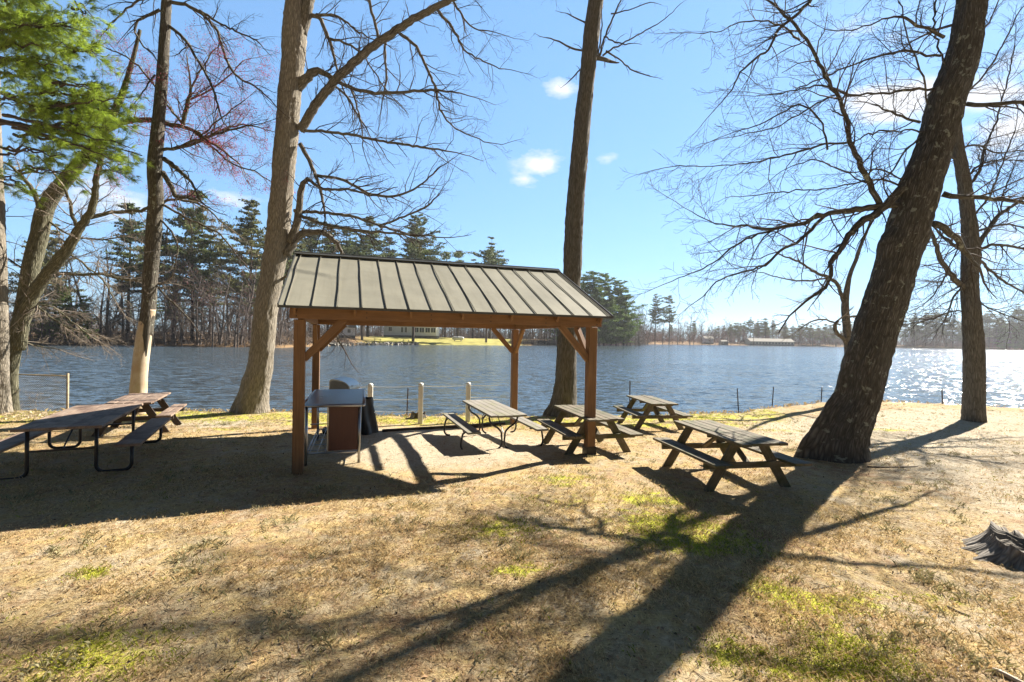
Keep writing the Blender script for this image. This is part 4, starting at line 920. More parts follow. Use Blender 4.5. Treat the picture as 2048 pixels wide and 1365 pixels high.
make_tree('tall_straight_tree', 'tall straight trunk with few branches behind the right end of the shelter roof',
    [(1124, 846, 66), (1126, 832, 58), (1129, 815, 49), (1131, 795, 45), (1132, 740, 42), (1136, 660, 41), (1143, 560, 38), (1148, 450, 37), (1155, 350, 35), (1164, 250, 33), (1175, 150, 32), (1184, 60, 33), (1192, 0, 31), (1200, -150, 28), (1210, -400, 20), (1215, -620, 9)], 15.2, 'bark_brown',
    [[(1190, 115, 12), (1204, 118, 9), (1217, 122, 8)], [(1205, 112, 4), (1240, 90, 3), (1280, 68, 2.5), (1315, 48, 2), (1340, 30, 1.5), (1366, 4, 1)],
     [(1200, 110, 5), (1206, 85, 4), (1220, 50, 4), (1232, 22, 3), (1244, -4, 3)], [(1212, 102, 4), (1238, 118, 3), (1262, 140, 3), (1300, 153, 2)], [(1208, 74, 3), (1235, 86, 3), (1262, 88, 2)],
     [(1168, 102, 4), (1140, 95, 4), (1115, 82, 3), (1092, 76, 2)], [(1173, 46, 3), (1155, 38, 3), (1135, 28, 2)], [(1197, 115, 3), (1203, 60, 3), (1204, 30, 2)], [(1160, 140, 3), (1150, 150, 3), (1138, 165, 2)], [(1222, 28, 3), (1265, 18, 2), (1300, 5, 2)]],
    31, True, 56, .028, roots=((pi * 1.02, .75, .34, .3), (-.2, .2, .12, .5), (-1.9, .22, .14, .4)), twig='twig', lev=1, dens=.5, twl=.3, kmul=.6, crown_from=13.6, ncrown=14, crownL=(1.6, 3.6))
make_tree('leaning_tree', 'massive dark leaning tree with lichen blotches on its trunk at the right',
    [(1676, 935, 150), (1678, 905, 128), (1684, 875, 112), (1697, 840, 103), (1716, 795, 98), (1728, 745, 98), (1742, 695, 98), (1757, 645, 98), (1771, 600, 96), (1786, 550, 94), (1803, 500, 92), (1821, 440, 90), (1834, 400, 88), (1849, 350, 86), (1867, 300, 82), (1881, 250, 83), (1892, 200, 84), (1912, 150, 80), (1928, 100, 76), (1936, 50, 72), (1943, 0, 69), (1955, -120, 60), (1975, -350, 46), (1992, -600, 30), (2002, -800, 14)], 9.5, 'bark_dark',
    [[(1798, 412, 16), (1760, 412, 15), (1722, 420, 15), (1680, 424, 13), (1640, 432, 11), (1600, 448, 9), (1560, 456, 8), (1530, 460, 6), (1490, 452, 5), (1440, 450, 3), (1385, 425, 2)],
     [(1650, 432, 8), (1618, 462, 8), (1590, 490, 7), (1560, 502, 6), (1530, 530, 5), (1490, 545, 4), (1440, 560, 3), (1395, 602, 2)],
     [(1560, 457, 5), (1500, 475, 5), (1460, 500, 4), (1420, 530, 3), (1345, 562, 2)],
     [(1820, 370, 24), (1790, 392, 22), (1762, 420, 20), (1730, 440, 18), (1700, 468, 15), (1680, 500, 12), (1662, 522, 10), (1662, 545, 9), (1650, 575, 8), (1630, 590, 8)],
     [(1762, 414, 15), (1742, 372, 14), (1722, 330, 13), (1700, 288, 11), (1696, 245, 10), (1672, 190, 9), (1640, 130, 8), (1612, 78, 7), (1570, 30, 6), (1530, -5, 4), (1480, -50, 3)],
     [(1868, 178, 7), (1830, 180, 6), (1790, 186, 6), (1745, 188, 5), (1700, 190, 5), (1650, 170, 4), (1600, 178, 3), (1540, 190, 2)],
     [(1888, 75, 9), (1860, 60, 8), (1830, 50, 7), (1800, 32, 6), (1770, 40, 4), (1700, 60, 3), (1650, 62, 2)],
     [(1700, 285, 6), (1660, 286, 5), (1610, 300, 5), (1560, 314, 4), (1500, 325, 3), (1420, 332, 2), (1350, 334, 2)],
     [(1840, 245, 7), (1810, 235, 6), (1780, 222, 5), (1745, 208, 3)], [(1882, 112, 7), (1850, 108, 6), (1800, 104, 6), (1760, 112, 5), (1710, 128, 4), (1660, 150, 4), (1610, 172, 3), (1550, 190, 2)],
     [(1885, 388, 16), (1915, 395, 13), (1960, 396, 12), (2010, 402, 11), (2080, 405, 9), (2200, 395, 6)],
     [(1932, 208, 12), (1965, 210, 12), (2010, 206, 11), (2100, 200, 9), (2200, 190, 6)],
     [(1868, 448, 18), (1895, 462, 18), (1918, 485, 16), (1932, 508, 14), (1960, 540, 8)],
     [(1640, -20, 9), (1615, 8, 8), (1580, 40, 7), (1552, 70, 6), (1538, 98, 5), (1512, 118, 5), (1485, 142, 4), (1465, 175, 3), (1440, 210, 2)],
     [(1850, 265, 5), (1800, 262, 4), (1745, 265, 4), (1700, 290, 3)], [(1840, 275, 5), (1810, 300, 5), (1790, 335, 4), (1745, 372, 3)],
     [(1806, 375, 5), (1770, 360, 5), (1720, 365, 4), (1650, 378, 3), (1560, 385, 3), (1500, 392, 2)], [(1812, 362, 4), (1760, 340, 4), (1700, 345, 3), (1620, 320, 3), (1580, 335, 2)],
     [(1655, 300, 5), (1640, 240, 4), (1600, 210, 4), (1540, 240, 3), (1470, 265, 2)], [(1672, 190, 4), (1620, 215, 4), (1560, 250, 3), (1480, 270, 2)], [(1890, 130, 5), (1870, 60, 5), (1872, 0, 4)],
     [(1855, 210, 5), (1845, 150, 5), (1820, 90, 4), (1800, 0, 3)], [(1600, 80, 5), (1560, 50, 4), (1500, 42, 3), (1440, 62, 2), (1400, 70, 2)],
     [(1925, -50, 22), (1870, -120, 18), (1790, -200, 14), (1700, -300, 8)], [(1960, -100, 20), (2040, -200, 16), (2120, -330, 10)], [(1965, -250, 18), (1900, -380, 13), (1800, -480, 8)]],
    43, True, 96, .036, roots=((pi, .95, .48, .26), (-pi / 2 - .4, .28, .14, .4), (-.3, .22, .12, .35), (-pi / 2 + .5, .2, .08, .3)), twig='twig', lev=2, dens=1.0, twl=.74, crown_from=9.6, ncrown=15, crownL=(1.8, 4),
    knots=((4.7, pi, .22, .10), (5.9, pi, .16, .06), (5.0, 0, .2, .10)))
make_tree('bare_tree', 'grey brown tree with many side branches standing right of the leaning trunk',
    [(1948, 852, 62), (1948, 838, 55), (1948, 815, 50), (1949, 770, 48), (1948, 700, 47), (1945, 650, 44), (1941, 600, 42), (1939, 550, 40), (1942, 500, 42), (1940, 460, 36), (1934, 410, 33), (1926, 350, 30), (1916, 300, 26), (1912, 240, 22), (1918, 150, 20), (1930, 40, 19), (1940, -100, 18), (1946, -250, 14), (1950, -420, 7)], 15.3, 'bark_brown',
    [[(1930, 578, 14), (1912, 562, 15), (1895, 540, 13), (1880, 515, 12), (1872, 490, 10), (1866, 470, 8)], [(1935, 505, 12), (1905, 488, 9), (1880, 470, 6)],
     [(1948, 505, 14), (1970, 470, 12), (1990, 440, 11), (2020, 415, 9), (2060, 390, 7), (2120, 340, 4)], [(1950, 505, 10), (1985, 490, 8), (2030, 495, 7), (2090, 505, 5)], [(1952, 515, 8), (1985, 545, 7), (2020, 570, 6), (2060, 590, 4), (2110, 600, 3)],
     [(1940, 470, 7), (1975, 455, 6), (2010, 450, 5), (2080, 470, 4)], [(1930, 380, 8), (1960, 340, 8), (1968, 300, 6), (1990, 250, 5), (2010, 180, 4), (2030, 90, 3)], [(1926, 360, 7), (1960, 330, 5), (2000, 320, 4), (2070, 325, 3)],
     [(1918, 300, 6), (1950, 290, 5), (1990, 305, 4), (2050, 300, 3)], [(1918, 200, 6), (1960, 160, 5), (2000, 100, 4), (2040, 20, 3)], [(1900, 540, 5), (1880, 570, 4), (1860, 600, 3), (1830, 620, 2)],
     [(1942, 550, 5), (1905, 600, 5), (1890, 640, 3)], [(1945, 620, 4), (1900, 625, 4), (1860, 640, 3), (1810, 650, 2)], [(1948, 600, 4), (1985, 620, 4), (2040, 640, 3)], [(1925, 330, 5), (1890, 300, 5), (1870, 260, 4)],
     [(1938, 440, 5), (1975, 400, 5), (2000, 340, 4), (2030, 260, 3)], [(2000, 430, 4), (2010, 380, 4), (2030, 330, 3)], [(1940, 100, 5), (1980, 40, 4), (2010, -40, 3)], [(1930, -10, 10), (1850, -28, 9), (1750, -40, 8), (1650, -60, 6), (1560, -90, 4)], [(1936, -120, 16), (2010, -150, 14), (2090, -160, 11), (2200, -150, 7)]],
    57, True, 56, .026, roots=((pi, .15, .08, .4), (0, .15, .08, .4)), twig='twig', lev=2, dens=1.1, twl=.95, crown_from=11.8, ncrown=16, crownL=(2, 3.8))
make_tree('small_bare_tree', 'small pale forked tree at the bank behind the leaning trunk',
    [(1702, 812, 20), (1700, 780, 18), (1698, 720, 18), (1694, 660, 18), (1690, 610, 17), (1693, 585, 14), (1700, 550, 10), (1712, 520, 9), (1722, 490, 8), (1735, 460, 6), (1745, 430, 4)], 19.0, 'bark_grey',
    [[(1690, 612, 10), (1682, 590, 9), (1675, 570, 9), (1655, 555, 8), (1630, 545, 6), (1600, 525, 5), (1560, 510, 3)], [(1694, 690, 11), (1688, 678, 10), (1675, 668, 9), (1670, 650, 8), (1678, 640, 5)], [(1696, 635, 5), (1720, 632, 5), (1745, 630, 4)],
     [(1680, 650, 4), (1650, 640, 4), (1620, 645, 3), (1590, 665, 2)], [(1660, 556, 4), (1620, 562, 4), (1580, 560, 3), (1520, 545, 2)], [(1655, 556, 4), (1640, 580, 3), (1610, 600, 2)]],
    61, True, 24, .008, twig='twig_pale', lev=2, dens=.8, twl=.55)
# left: multi-stemmed tree and the pine
r2, tips2, T2 = make_tree('twin_trunk_tree', 'mossy forked tree with two spreading stems at the left edge by the water',
    [(22, 790, 40), (22, 740, 34), (28, 690, 36), (40, 640, 34), (52, 590, 38), (64, 530, 42), (78, 470, 42), (90, 420, 40), (110, 385, 36), (135, 355, 34), (160, 325, 30), (185, 295, 25), (215, 250, 20), (240, 200, 15), (260, 140, 11), (280, 60, 7)], 14.3, 'bark_moss',
    [[(38, 700, 30), (45, 650, 34), (60, 600, 34), (85, 560, 32), (115, 525, 30), (140, 490, 27), (160, 455, 22), (178, 432, 19), (188, 400, 17), (192, 370, 15), (198, 335, 13), (205, 290, 10), (205, 240, 7)],
     [(180, 436, 11), (205, 428, 10), (240, 424, 9), (290, 420, 8), (340, 400, 6), (400, 410, 4), (450, 450, 3)], [(88, 562, 11), (115, 548, 10), (160, 550, 8), (210, 549, 8), (240, 558, 7), (285, 562, 5), (310, 566, 4)],
     [(78, 415, 14), (70, 390, 13), (58, 370, 11), (40, 350, 9), (20, 330, 7)], [(152, 452, 10), (145, 430, 9), (138, 400, 8), (128, 375, 7)], [(215, 262, 10), (250, 246, 12), (300, 240, 13), (345, 250, 11), (380, 258, 9), (410, 278, 7), (450, 305, 5), (480, 330, 3)],
     [(365, 252, 9), (372, 230, 10), (376, 200, 9), (382, 178, 6)], [(345, 300, 6), (400, 284, 6), (440, 262, 5), (500, 250, 3), (540, 262, 2)], [(365, 248, 6), (330, 205, 5), (300, 160, 5), (262, 120, 4), (215, 98, 3)],
     [(385, 262, 5), (430, 300, 5), (470, 330, 4), (515, 345, 3)], [(60, 600, 6), (110, 640, 5), (150, 660, 4), (200, 670, 3)], [(45, 620, 6), (90, 610, 5), (140, 640, 4), (190, 680, 3)], [(130, 500, 6), (170, 530, 5), (205, 560, 4), (230, 600, 3)],
     [(95, 440, 6), (140, 470, 5), (200, 480, 4), (260, 470, 3)], [(60, 550, 6), (20, 520, 5), (-30, 500, 3)], [(30, 680, 5), (70, 690, 4), (120, 700, 3)], [(380, 185, 5), (400, 140, 4), (430, 100, 3)], [(378, 200, 5), (420, 180, 4), (460, 150, 3), (490, 120, 2)], [(400, 275, 4), (450, 230, 3), (490, 200, 2)]],
    71, True, 40, .014, twig='twig_pale', lev=2, dens=1.25, twl=.7, lbk='bark_moss')
tr = [q for q in tips2 if q[0][2] > at(300, 400, 14.3).z and q[0][0] > at(215, 400, 14.3).x]
add_specks(r2, 'red_buds', tr, M['bud'], .013, 4, 5, .06)
r1 = tree_root('white_pine', None, 'pine with bright windblown needles and grey trunk at the top left corner'); RW = [(2, 850, 64), (2, 835, 54), (0, 800, 46), (-2, 700, 43), (-4, 600, 42), (-6, 500, 40), (-9, 400, 38), (-12, 300, 35), (-16, 150, 32), (-20, 0, 28), (-24, -200, 22), (-30, -450, 12)]
p1 = sink(px_path(RW, 13.6)); trunk_mesh('trunk', p1, M['bark_light'], r1, 48, .07, .016, roots=((0, .2, .1, .4), (-pi / 2, .2, .1, .4)), seed=8)
# pine boughs: branch curves with needle tufts swept to the right by the wind
rgp = np.random.default_rng(88); Tp = Twigs(); TU = []
def bough(p0, p1_, nsub, sag=.15, tuft=1.0):
    A = np.array(p0, float); B = np.array(p1_, float); n = 12; t_ = np.linspace(0, 1, n)[:, None]; P = A * (1 - t_) + B * t_; P[:, 2] -= (np.sin(t_[:, 0] * np.pi) * -sag + 0) ; P[1:-1] += rgp.normal(0, .03, (n - 2, 3))
    L = np.linalg.norm(B - A); Tp.add(P, np.linspace(.012 + .008 * L, .004, n), 6)
    for k in range(nsub):
        f = .12 + .88 * (k + rgp.random()) / nsub; a = min(int(f * (n - 1)), n - 2); pp = P[a]; dd = unit(P[a + 1] - P[a]); s_ = unit(np.cross(dd, rgp.normal(0, 1, 3))); nd = unit(dd * .75 + s_ * .8 + np.array([.25, 0, .1])); l_ = rgp.uniform(.25, .8) * (1.2 - .5 * f)
        Q = poly(pp, nd, l_, 5, .15, -.04, rgp); Tp.add(Q, np.linspace(.006, .0025, 5), 3)
        for m2 in range(int(2 + l_ * 9 * tuft)):
            g_ = .25 + .75 * rgp.random(); c_ = Q[0] + (Q[-1] - Q[0]) * 0; i_ = min(int(g_ * 4), 3); q_ = Q[i_] * (1 - (g_ * 4 - i_)) + Q[i_ + 1] * (g_ * 4 - i_); s2 = unit(unit(Q[i_ + 1] - Q[i_]) + rgp.normal(0, .5, 3)); l3 = rgp.uniform(.03, .14)
            Tp.add(np.array([q_, q_ + s2 * l3]), np.array([.003, .002]), 3); TU.append((q_ + s2 * l3, s2))
def P_(px, py, Y): v = at(px, py, Y); return (v.x, v.y, v.z)
for (a, b_, n) in (((-20, 120), (150, 130), 20), ((-20, 60), (140, 40), 20), ((-20, 20), (110, 70), 18), ((-20, -40), (60, -10), 12), ((-15, 150), (120, 165), 16), ((-10, 90), (160, 95), 20), ((30, 40), (185, 60), 10), ((120, 100), (205, 105), 6),
                   ((0, 190), (110, 230), 10), ((60, 215), (240, 215), 20), ((70, 230), (262, 190), 14), ((80, 250), (230, 262), 18), ((100, 240), (250, 240), 18), ((30, 260), (250, 320), 16), ((60, 180), (200, 200), 14), ((100, 165), (215, 175), 8),
                   ((0, 240), (280, 305), 16), ((0, 300), (140, 310), 8), ((40, 340), (150, 355), 8), ((150, 300), (245, 345), 9), ((-20, 200), (70, 220), 8), ((-40, 130), (30, 120), 9), ((-40, 60), (30, 60), 9), ((10, 0), (90, -30), 10), ((150, 10), (190, 40), 3), ((-10, 350), (60, 380), 4)):
    for rep in range(3):
        Y = 11.3 + rgp.uniform(-1.0, 1.2); bough(P_(a[0] + rgp.uniform(-10, 10), a[1] + rgp.uniform(-10, 10), Y + .9), P_(b_[0] + rgp.uniform(-14, 4), b_[1] + rgp.uniform(-10, 10), Y), int(n * .62) + 2, .04, 1.0)
# boughs higher on the trunk, above the frame
for k in range(26):
    z = rgp.uniform(9.8, 14.5); az = rgp.uniform(0, 2 * pi); c_ = np.array([p1[-3][0], 13.6, z]); l_ = rgp.uniform(1.5, 3.2) * (1 - (z - 9.8) / 9); bough(c_, c_ + np.array([math.cos(az) * l_, math.sin(az) * l_, .3]), 8, .1, .8)
# the bare lower boughs that carry the tufts
for (a, b_) in (((-2, 185), (110, 235)), ((0, 240), (280, 310)), ((-5, 130), (60, 110)), ((-5, 60), (60, 40)), ((-8, 10), (70, 60))):
    A = np.array(P_(*a, 13.4)); B = np.array(P_(*b_, 11.4)); tt_ = np.linspace(0, 1, 12)[:, None]; Pq = A * (1 - tt_) + B * tt_ + rgp.normal(0, .02, (12, 3)); Tp.add(Pq, np.linspace(.045, .012, 12), 8)
for k in range(9):
    z0 = rgp.uniform(3.2, 8.5); az = rgp.uniform(-.9, .9); c_ = np.array([p1[4][0] + .2, 13.6, z0]); grow(Tp, c_, np.array([math.cos(az), math.sin(az), -.1]), rgp.uniform(.6, 1.3), .012, 1, rgp, .5, -.02, .12)
Tp.build('boughs', M['twig'], r1)
def needles(name, tufts, mat_, parent, per, ln, wd, wind, seed, spread=.75):
    rg = np.random.default_rng(seed); P = np.array([a for a, _ in tufts]); D = np.array([b_ for _, b_ in tufts]); m = len(P); P = np.repeat(P, per, 0); D = np.repeat(D, per, 0)
    d = unit3(unit3(D) + rg.normal(0, spread * .6, (m * per, 3)) + np.array(wind)); l_ = ln * rg.uniform(.7, 1.25, (m * per, 1)); s_ = unit3(np.cross(d, rg.normal(0, 1, (m * per, 3)))) * wd
    st = P - D * rg.uniform(0, .05, (m * per, 1)); mid = st + d * l_ * .5; tip = st + d * l_ + np.array([.012, 0, -.018]) * (l_ / .1)
    V = np.stack([st - s_ * .6, st + s_ * .6, mid + s_, tip, mid - s_], 1).reshape(-1, 3); k = np.arange(m * per)[:, None] * 5
    v = np.repeat(np.clip(np.repeat(rg.random(m), per) * .7 + rg.random(m * per) * .3, 0, 1), 5)
    return mesh_obj(name, V, np.concatenate([k + np.array([[0, 1, 2, 3, 4]])]), mat_, parent, col={'v': v})
needles('needles', TU, M['needle'], r1, 26, .15, .0022, (.6, -.1, .0), 3, .95)
rebase(r1, (p1[0][0], p1[0][1], gz(p1[0][0], p1[0][1])))
print('pine tufts', len(TU))
# twiggy bushes by the water on the left
def bush(name, label, px, py, Y, n, L, seed, lean=(.25, 0, 1), cat='bush', group=None, twig_='twig_pale', bud=None):
    a = at(px, py, Y); z = gz(a.x, a.y); e = empty(name, (a.x, a.y, z)); tag(e, label, cat, group); rg = np.random.default_rng(seed); T = Twigs(); tips = []
    for k in range(n):
        d = unit(np.array(lean) + rg.normal(0, .45, 3)); grow(T, np.array([rg.normal(0, .12), rg.normal(0, .12), -.05]), d, L * rg.uniform(.6, 1.2), .011, 2, rg, .8, -.015, .14, tips)
    T.build('stems', M[twig_], e)
    if bud: specks('buds', tips, M[bud], e, .014, 2, seed)
    return e
bush('bare_bush', 'twiggy bare bush leaning over the water beside the left edge trunks', 45, 790, 14.9, 22, 1.35, 4, (.5, 0, .75), bud='deadleaf')
bush('bare_bush', 'thin bare bush behind the chain link fence', 105, 800, 15.0, 8, .8, 6, (.3, 0, .8))
bush('bare_sapling', 'thin pale saplings standing between the chain link fence and the peeled tree', 185, 812, 14.8, 5, .75, 9, (.1, 0, 1), 'sapling')
# ------------------------------------------------------------------ far shore
def pine_mesh(name, H, seed, mat_, parent, base=.25, wid=.17, dens=1.0, flat=.35):
    """trunk + whorled boughs of small leaf clumps; crown starts at base*H"""
    rg = np.random.default_rng(seed); e = parent
    T = Twigs(); P = np.array([[0, 0, -.6], [rg.normal(0, .1), 0, H * .3], [rg.normal(0, .15), 0, H * .65], [0, 0, H]]); T.add(P, np.array([.32, .25, .15, .03]) * H / 26, 7)
    cl = []; z = base * H; bias = rg.uniform(0, 6.28)
    while z < H * .985:
        f = (z / H - base) / (1 - base); R_ = wid * H * (1 - f) ** .55 * (.5 + .75 * min(1, f * 4 + .3)) * rg.uniform(.5, 1.3); R_ = max(R_, .3)
        if rg.random() < .12: z += H * .03
        nb = rg.integers(4, 7); a0 = rg.uniform(0, 6.28)
        for k in range(nb):
            a = a0 + k * 6.283 / nb + rg.normal(0, .25); l_ = R_ * rg.uniform(.35, 1.35) * (1 + .35 * math.cos(a - bias)); d = np.array([math.cos(a), math.sin(a), rg.uniform(-.05, .45)])
            q = np.array([0, 0, z]); E_ = q + d * l_; T.add(np.array([q, q + d * l_ * .5 + [0, 0, -.05 * l_], E_]), np.array([.05, .035, .012]), 3)
            m = max(2, int(l_ * 2.6 * dens))
            for j in range(m):
                g_ = .3 + .75 * (j + rg.random()) / m; cl.append((*(q + d * l_ * g_ + rg.normal(0, .12, 3) * l_ * .5 * np.array([1, 1, .35])), rg.uniform(.5, 1.0) * (.45 + .12 * R_)))
        z += H * .027 * rg.uniform(.7, 1.4)
    T.build('trunk', M['twig'], e)
    cl = np.array(cl); m = len(cl); per = 20; C_ = np.repeat(cl[:, :3], per, 0); s_ = np.repeat(cl[:, 3:], per, 0)
    P = C_ + rg.normal(0, .5, (m * per, 3)) * s_ * np.array([1, 1, flat]); a = unit3(rg.normal(0, 1, (m * per, 3)) + np.array([0, 0, .5]) ); b_ = unit3(np.cross(a, rg.normal(0, 1, (m * per, 3)))); c2 = np.cross(a, b_)
    z_ = .19 * rg.uniform(.6, 1.5, (m * per, 1)); V = np.stack([P - b_ * z_, P + b_ * z_ * .7 + c2 * z_ * .6, P - c2 * z_ * .8 + b_ * z_ * .4], 1).reshape(-1, 3)
    v = np.repeat(np.clip(np.repeat(rg.random(m), per) * .7 + .3 * rg.random(m * per), 0, 1), 3)
    mesh_obj('crown', V, np.arange(m * per * 3).reshape(-1, 3), mat_, e, col={'v': v})
def bare_mesh(H, seed, parent, forks=2, tw='fartwig', bud=None, minr=.018, dens=1.0, lev=3):
    rg = np.random.default_rng(seed); T = Twigs(); tips = []
    P = poly(np.array([0, 0, -.6]), np.array([rg.normal(0, .06), rg.normal(0, .06), 1]), H * .8, 10, .05, .02, rg); rr = np.linspace(.2, .05, 10) * H / 16; T.add(P, rr, 6)
    for k in range(int(11 * dens)):
        f = .22 + .78 * (k + rg.random()) / 11 / dens; a = min(int(f * 9), 8); az = rg.uniform(0, 6.28); el = rg.uniform(.35, 1.1); d = np.array([math.cos(az) * math.cos(el), math.sin(az) * math.cos(el), math.sin(el)])
        grow(T, P[a], d, H * rg.uniform(.2, .38) * (1.15 - .5 * f), rr[a] * .55, lev - 1, rg, .42, .03, .13, tips, minr, .7)
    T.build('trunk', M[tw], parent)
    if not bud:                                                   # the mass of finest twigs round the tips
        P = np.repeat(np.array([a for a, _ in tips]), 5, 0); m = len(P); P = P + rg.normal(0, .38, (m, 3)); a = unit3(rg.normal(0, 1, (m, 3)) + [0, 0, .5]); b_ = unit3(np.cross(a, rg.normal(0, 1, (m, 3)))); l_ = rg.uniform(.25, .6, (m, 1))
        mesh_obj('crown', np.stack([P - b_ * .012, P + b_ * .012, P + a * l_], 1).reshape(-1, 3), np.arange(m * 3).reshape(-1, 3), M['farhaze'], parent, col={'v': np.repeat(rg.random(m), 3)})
    if bud:
        P = np.repeat(np.array([a for a, _ in tips]), 3, 0); m = len(P); P = P + rg.normal(0, .25, (m, 3)); a = unit3(rg.normal(0, 1, (m, 3))); b_ = unit3(np.cross(a, rg.normal(0, 1, (m, 3)))); s_ = .07 * rg.uniform(.5, 1.4, (m, 1))
        mesh_obj('crown', np.stack([P - a * s_, P + b_ * s_, P + a * s_], 1).reshape(-1, 3), np.arange(m * 3).reshape(-1, 3), M[bud], parent, col={'v': np.repeat(rg.random(m), 3)})
protos = {}
def proto(kind, i_):
    k = (kind, i_)
    if k in protos: return protos[k]
    nm = {'pine': 'pine_tree', 'gpine': 'pine_tree', 'fpine': 'pine_tree', 'bare': 'bare_tree', 'red': 'budding_tree', 'thin': 'bare_tree'}[kind]
    e = empty(nm)
    if kind == 'pine': pine_mesh('pine', 26, 100 + i_, M['farpine' if i_ % 2 else 'farpine3'], e, (.2, .35, .28, .42)[i_ % 4], (.17, .15, .2, .17)[i_ % 4], 1.0)
    if kind == 'gpine': pine_mesh('pine', 24, 140 + i_, M['farpine2'], e, .04, .24, 1.25)
    if kind == 'fpine': pine_mesh('pine', 26, 160 + i_, M['farpine'], e, .40, .19, .8)
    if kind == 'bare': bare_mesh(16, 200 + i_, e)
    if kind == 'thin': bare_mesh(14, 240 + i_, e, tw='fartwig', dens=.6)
    if kind == 'red': bare_mesh(11, 260 + i_, e, bud='redhaze')
    protos[k] = [e, False]; return protos[k]
Hn = {'pine': 26, 'gpine': 24, 'fpine': 26, 'bare': 15.5, 'thin': 13.5, 'red': 11}
rgf = np.random.default_rng(500); cnt = {}
KW = {'pine': ('tall dark pine', 'pine tree'), 'gpine': ('full bright green pine', 'pine tree'), 'fpine': ('open crowned pine', 'pine tree'), 'bare': ('large bare spreading tree', 'tree'), 'thin': ('slender bare tree', 'tree'), 'red': ('reddish budding small tree', 'tree')}
ORD = 'first second third fourth fifth sixth seventh eighth ninth tenth eleventh twelfth thirteenth fourteenth fifteenth sixteenth seventeenth eighteenth nineteenth twentieth'.split()
placed = []
def far_tree(kind, px, ptop, D, where, i_=None, sx=1.0):
    """a tree whose top reaches pixel row ptop at column px, standing D metres away"""
    x = at(px, 690, D).x; z0 = gz(x, D); z0 = max(z0, -.4); h = at(px, ptop, D).z - z0; s_ = h / Hn[kind]; i_ = int(rgf.integers(0, 4 if kind in ('pine', 'bare', 'red') else 3)) if i_ is None else i_
    placed.append([where, kind, px, x, D, z0, s_, i_, sx])
    return x, z0
def flush():
    byk = {}
    for p in placed: byk.setdefault((p[0], p[1]), []).append(p)
    for (where, kind), L in byk.items():
        L.sort(key=lambda q: q[2]); g = KW[kind][0] + 's ' + where
        for n, p in enumerate(L):
            pr = proto(kind, p[7]); e = pr[0] if not pr[1] else copy_tree(pr[0]); pr[1] = True
            e.location = (p[3], p[4], p[5]); e.rotation_euler = (0, 0, rgf.uniform(0, 6.28)); e.scale = (p[6] * p[8], p[6] * p[8], p[6])
            if len(L) == 1: lab = KW[kind][0] + ' ' + where
            else: lab = ORD[n] + ' ' + KW[kind][0] + ' from the left ' + where
            tag(e, lab, KW[kind][1], g if len(L) > 1 else None)
# far left bank (88-110 m)
LB = 'on the dark left bank'
for px, pt, D in ((-60, 470, 96), (110, 450, 104), (255, 400, 103), (305, 430, 98), (385, 374, 102), (420, 440, 110), (500, 396, 104), (540, 445, 112), (60, 560, 98)): far_tree('pine', px, pt, D, LB)
for px, pt, D in ((130, 570, 93), (165, 590, 95), (90, 600, 94)): far_tree('gpine', px, pt, D, LB, sx=.8)
for px, pt, D in ((40, 520, 92), (150, 480, 96), (180, 455, 99), (345, 450, 100), (460, 470, 103), (215, 440, 101), (200, 500, 94), (245, 470, 97), (275, 560, 92), (330, 520, 93), (400, 510, 95), (440, 500, 97), (470, 530, 94), (520, 520, 100), (560, 500, 104), (350, 480, 100), (225, 560, 92)): far_tree('bare', px, pt, D, LB)
for px, pt, D in ((100, 560, 91), (185, 590, 91), (310, 570, 91), (365, 590, 92), (425, 560, 92), (475, 580, 93), (505, 590, 95), (545, 560, 97), (15, 590, 90), (290, 600, 90), (450, 590, 92), (560, 590, 98), (-30, 540, 92)): far_tree('thin', px, pt, D, LB)
for px, pt, D in ((85, 600, 90), (150, 600, 91), (350, 560, 93), (395, 500, 94), (370, 440, 99), (480, 470, 96), (440, 540, 95), (490, 600, 93), (590, 600, 105), (20, 610, 89)): far_tree('red', px, pt, D, LB)
# behind the shelter: the lawn with the white house
CB = 'behind the white lakeside house'
for px, pt, D in ((575, 470, 150), (620, 430, 165), (655, 445, 170), (690, 450, 160), (735, 428, 168), (775, 470, 185), (825, 445, 190), (858, 490, 200), (915, 498, 205), (980, 478, 200), (945, 520, 215), (1020, 540, 225), (890, 500, 222), (600, 480, 140), (1065, 560, 225), (560, 440, 140), (705, 480, 190)): far_tree('pine', px, pt, D, CB)
DB = 'on the wooded point right of the shelter'
for px, pt, D in ((1165, 552, 212), (1185, 541, 205), (1208, 546, 212), (1232, 560, 214), (1248, 575, 216), (1198, 575, 202), (1222, 590, 204), (1150, 575, 208), (1130, 580, 200)): far_tree('gpine', px, pt, D, DB, sx=1.0)
for px, pt, D in ((1255, 600, 222), (1262, 585, 224), (1090, 600, 190), (1110, 590, 195), (1140, 610, 190)): far_tree('bare', px, pt, D, DB)
for px, pt, D in ((1075, 640, 186), (1100, 645, 186), (1125, 650, 188), (1270, 640, 228), (1055, 650, 180), (1255, 645, 222)): far_tree('red', px, pt, D, DB)
# trunks on the lawn by the house
LW = 'on the sunny lawn by the white house'
for px, pt, D in ((724, 470, 146), (826, 430, 160), (972, 500, 172)): far_tree('fpine', px, pt, D, LW)
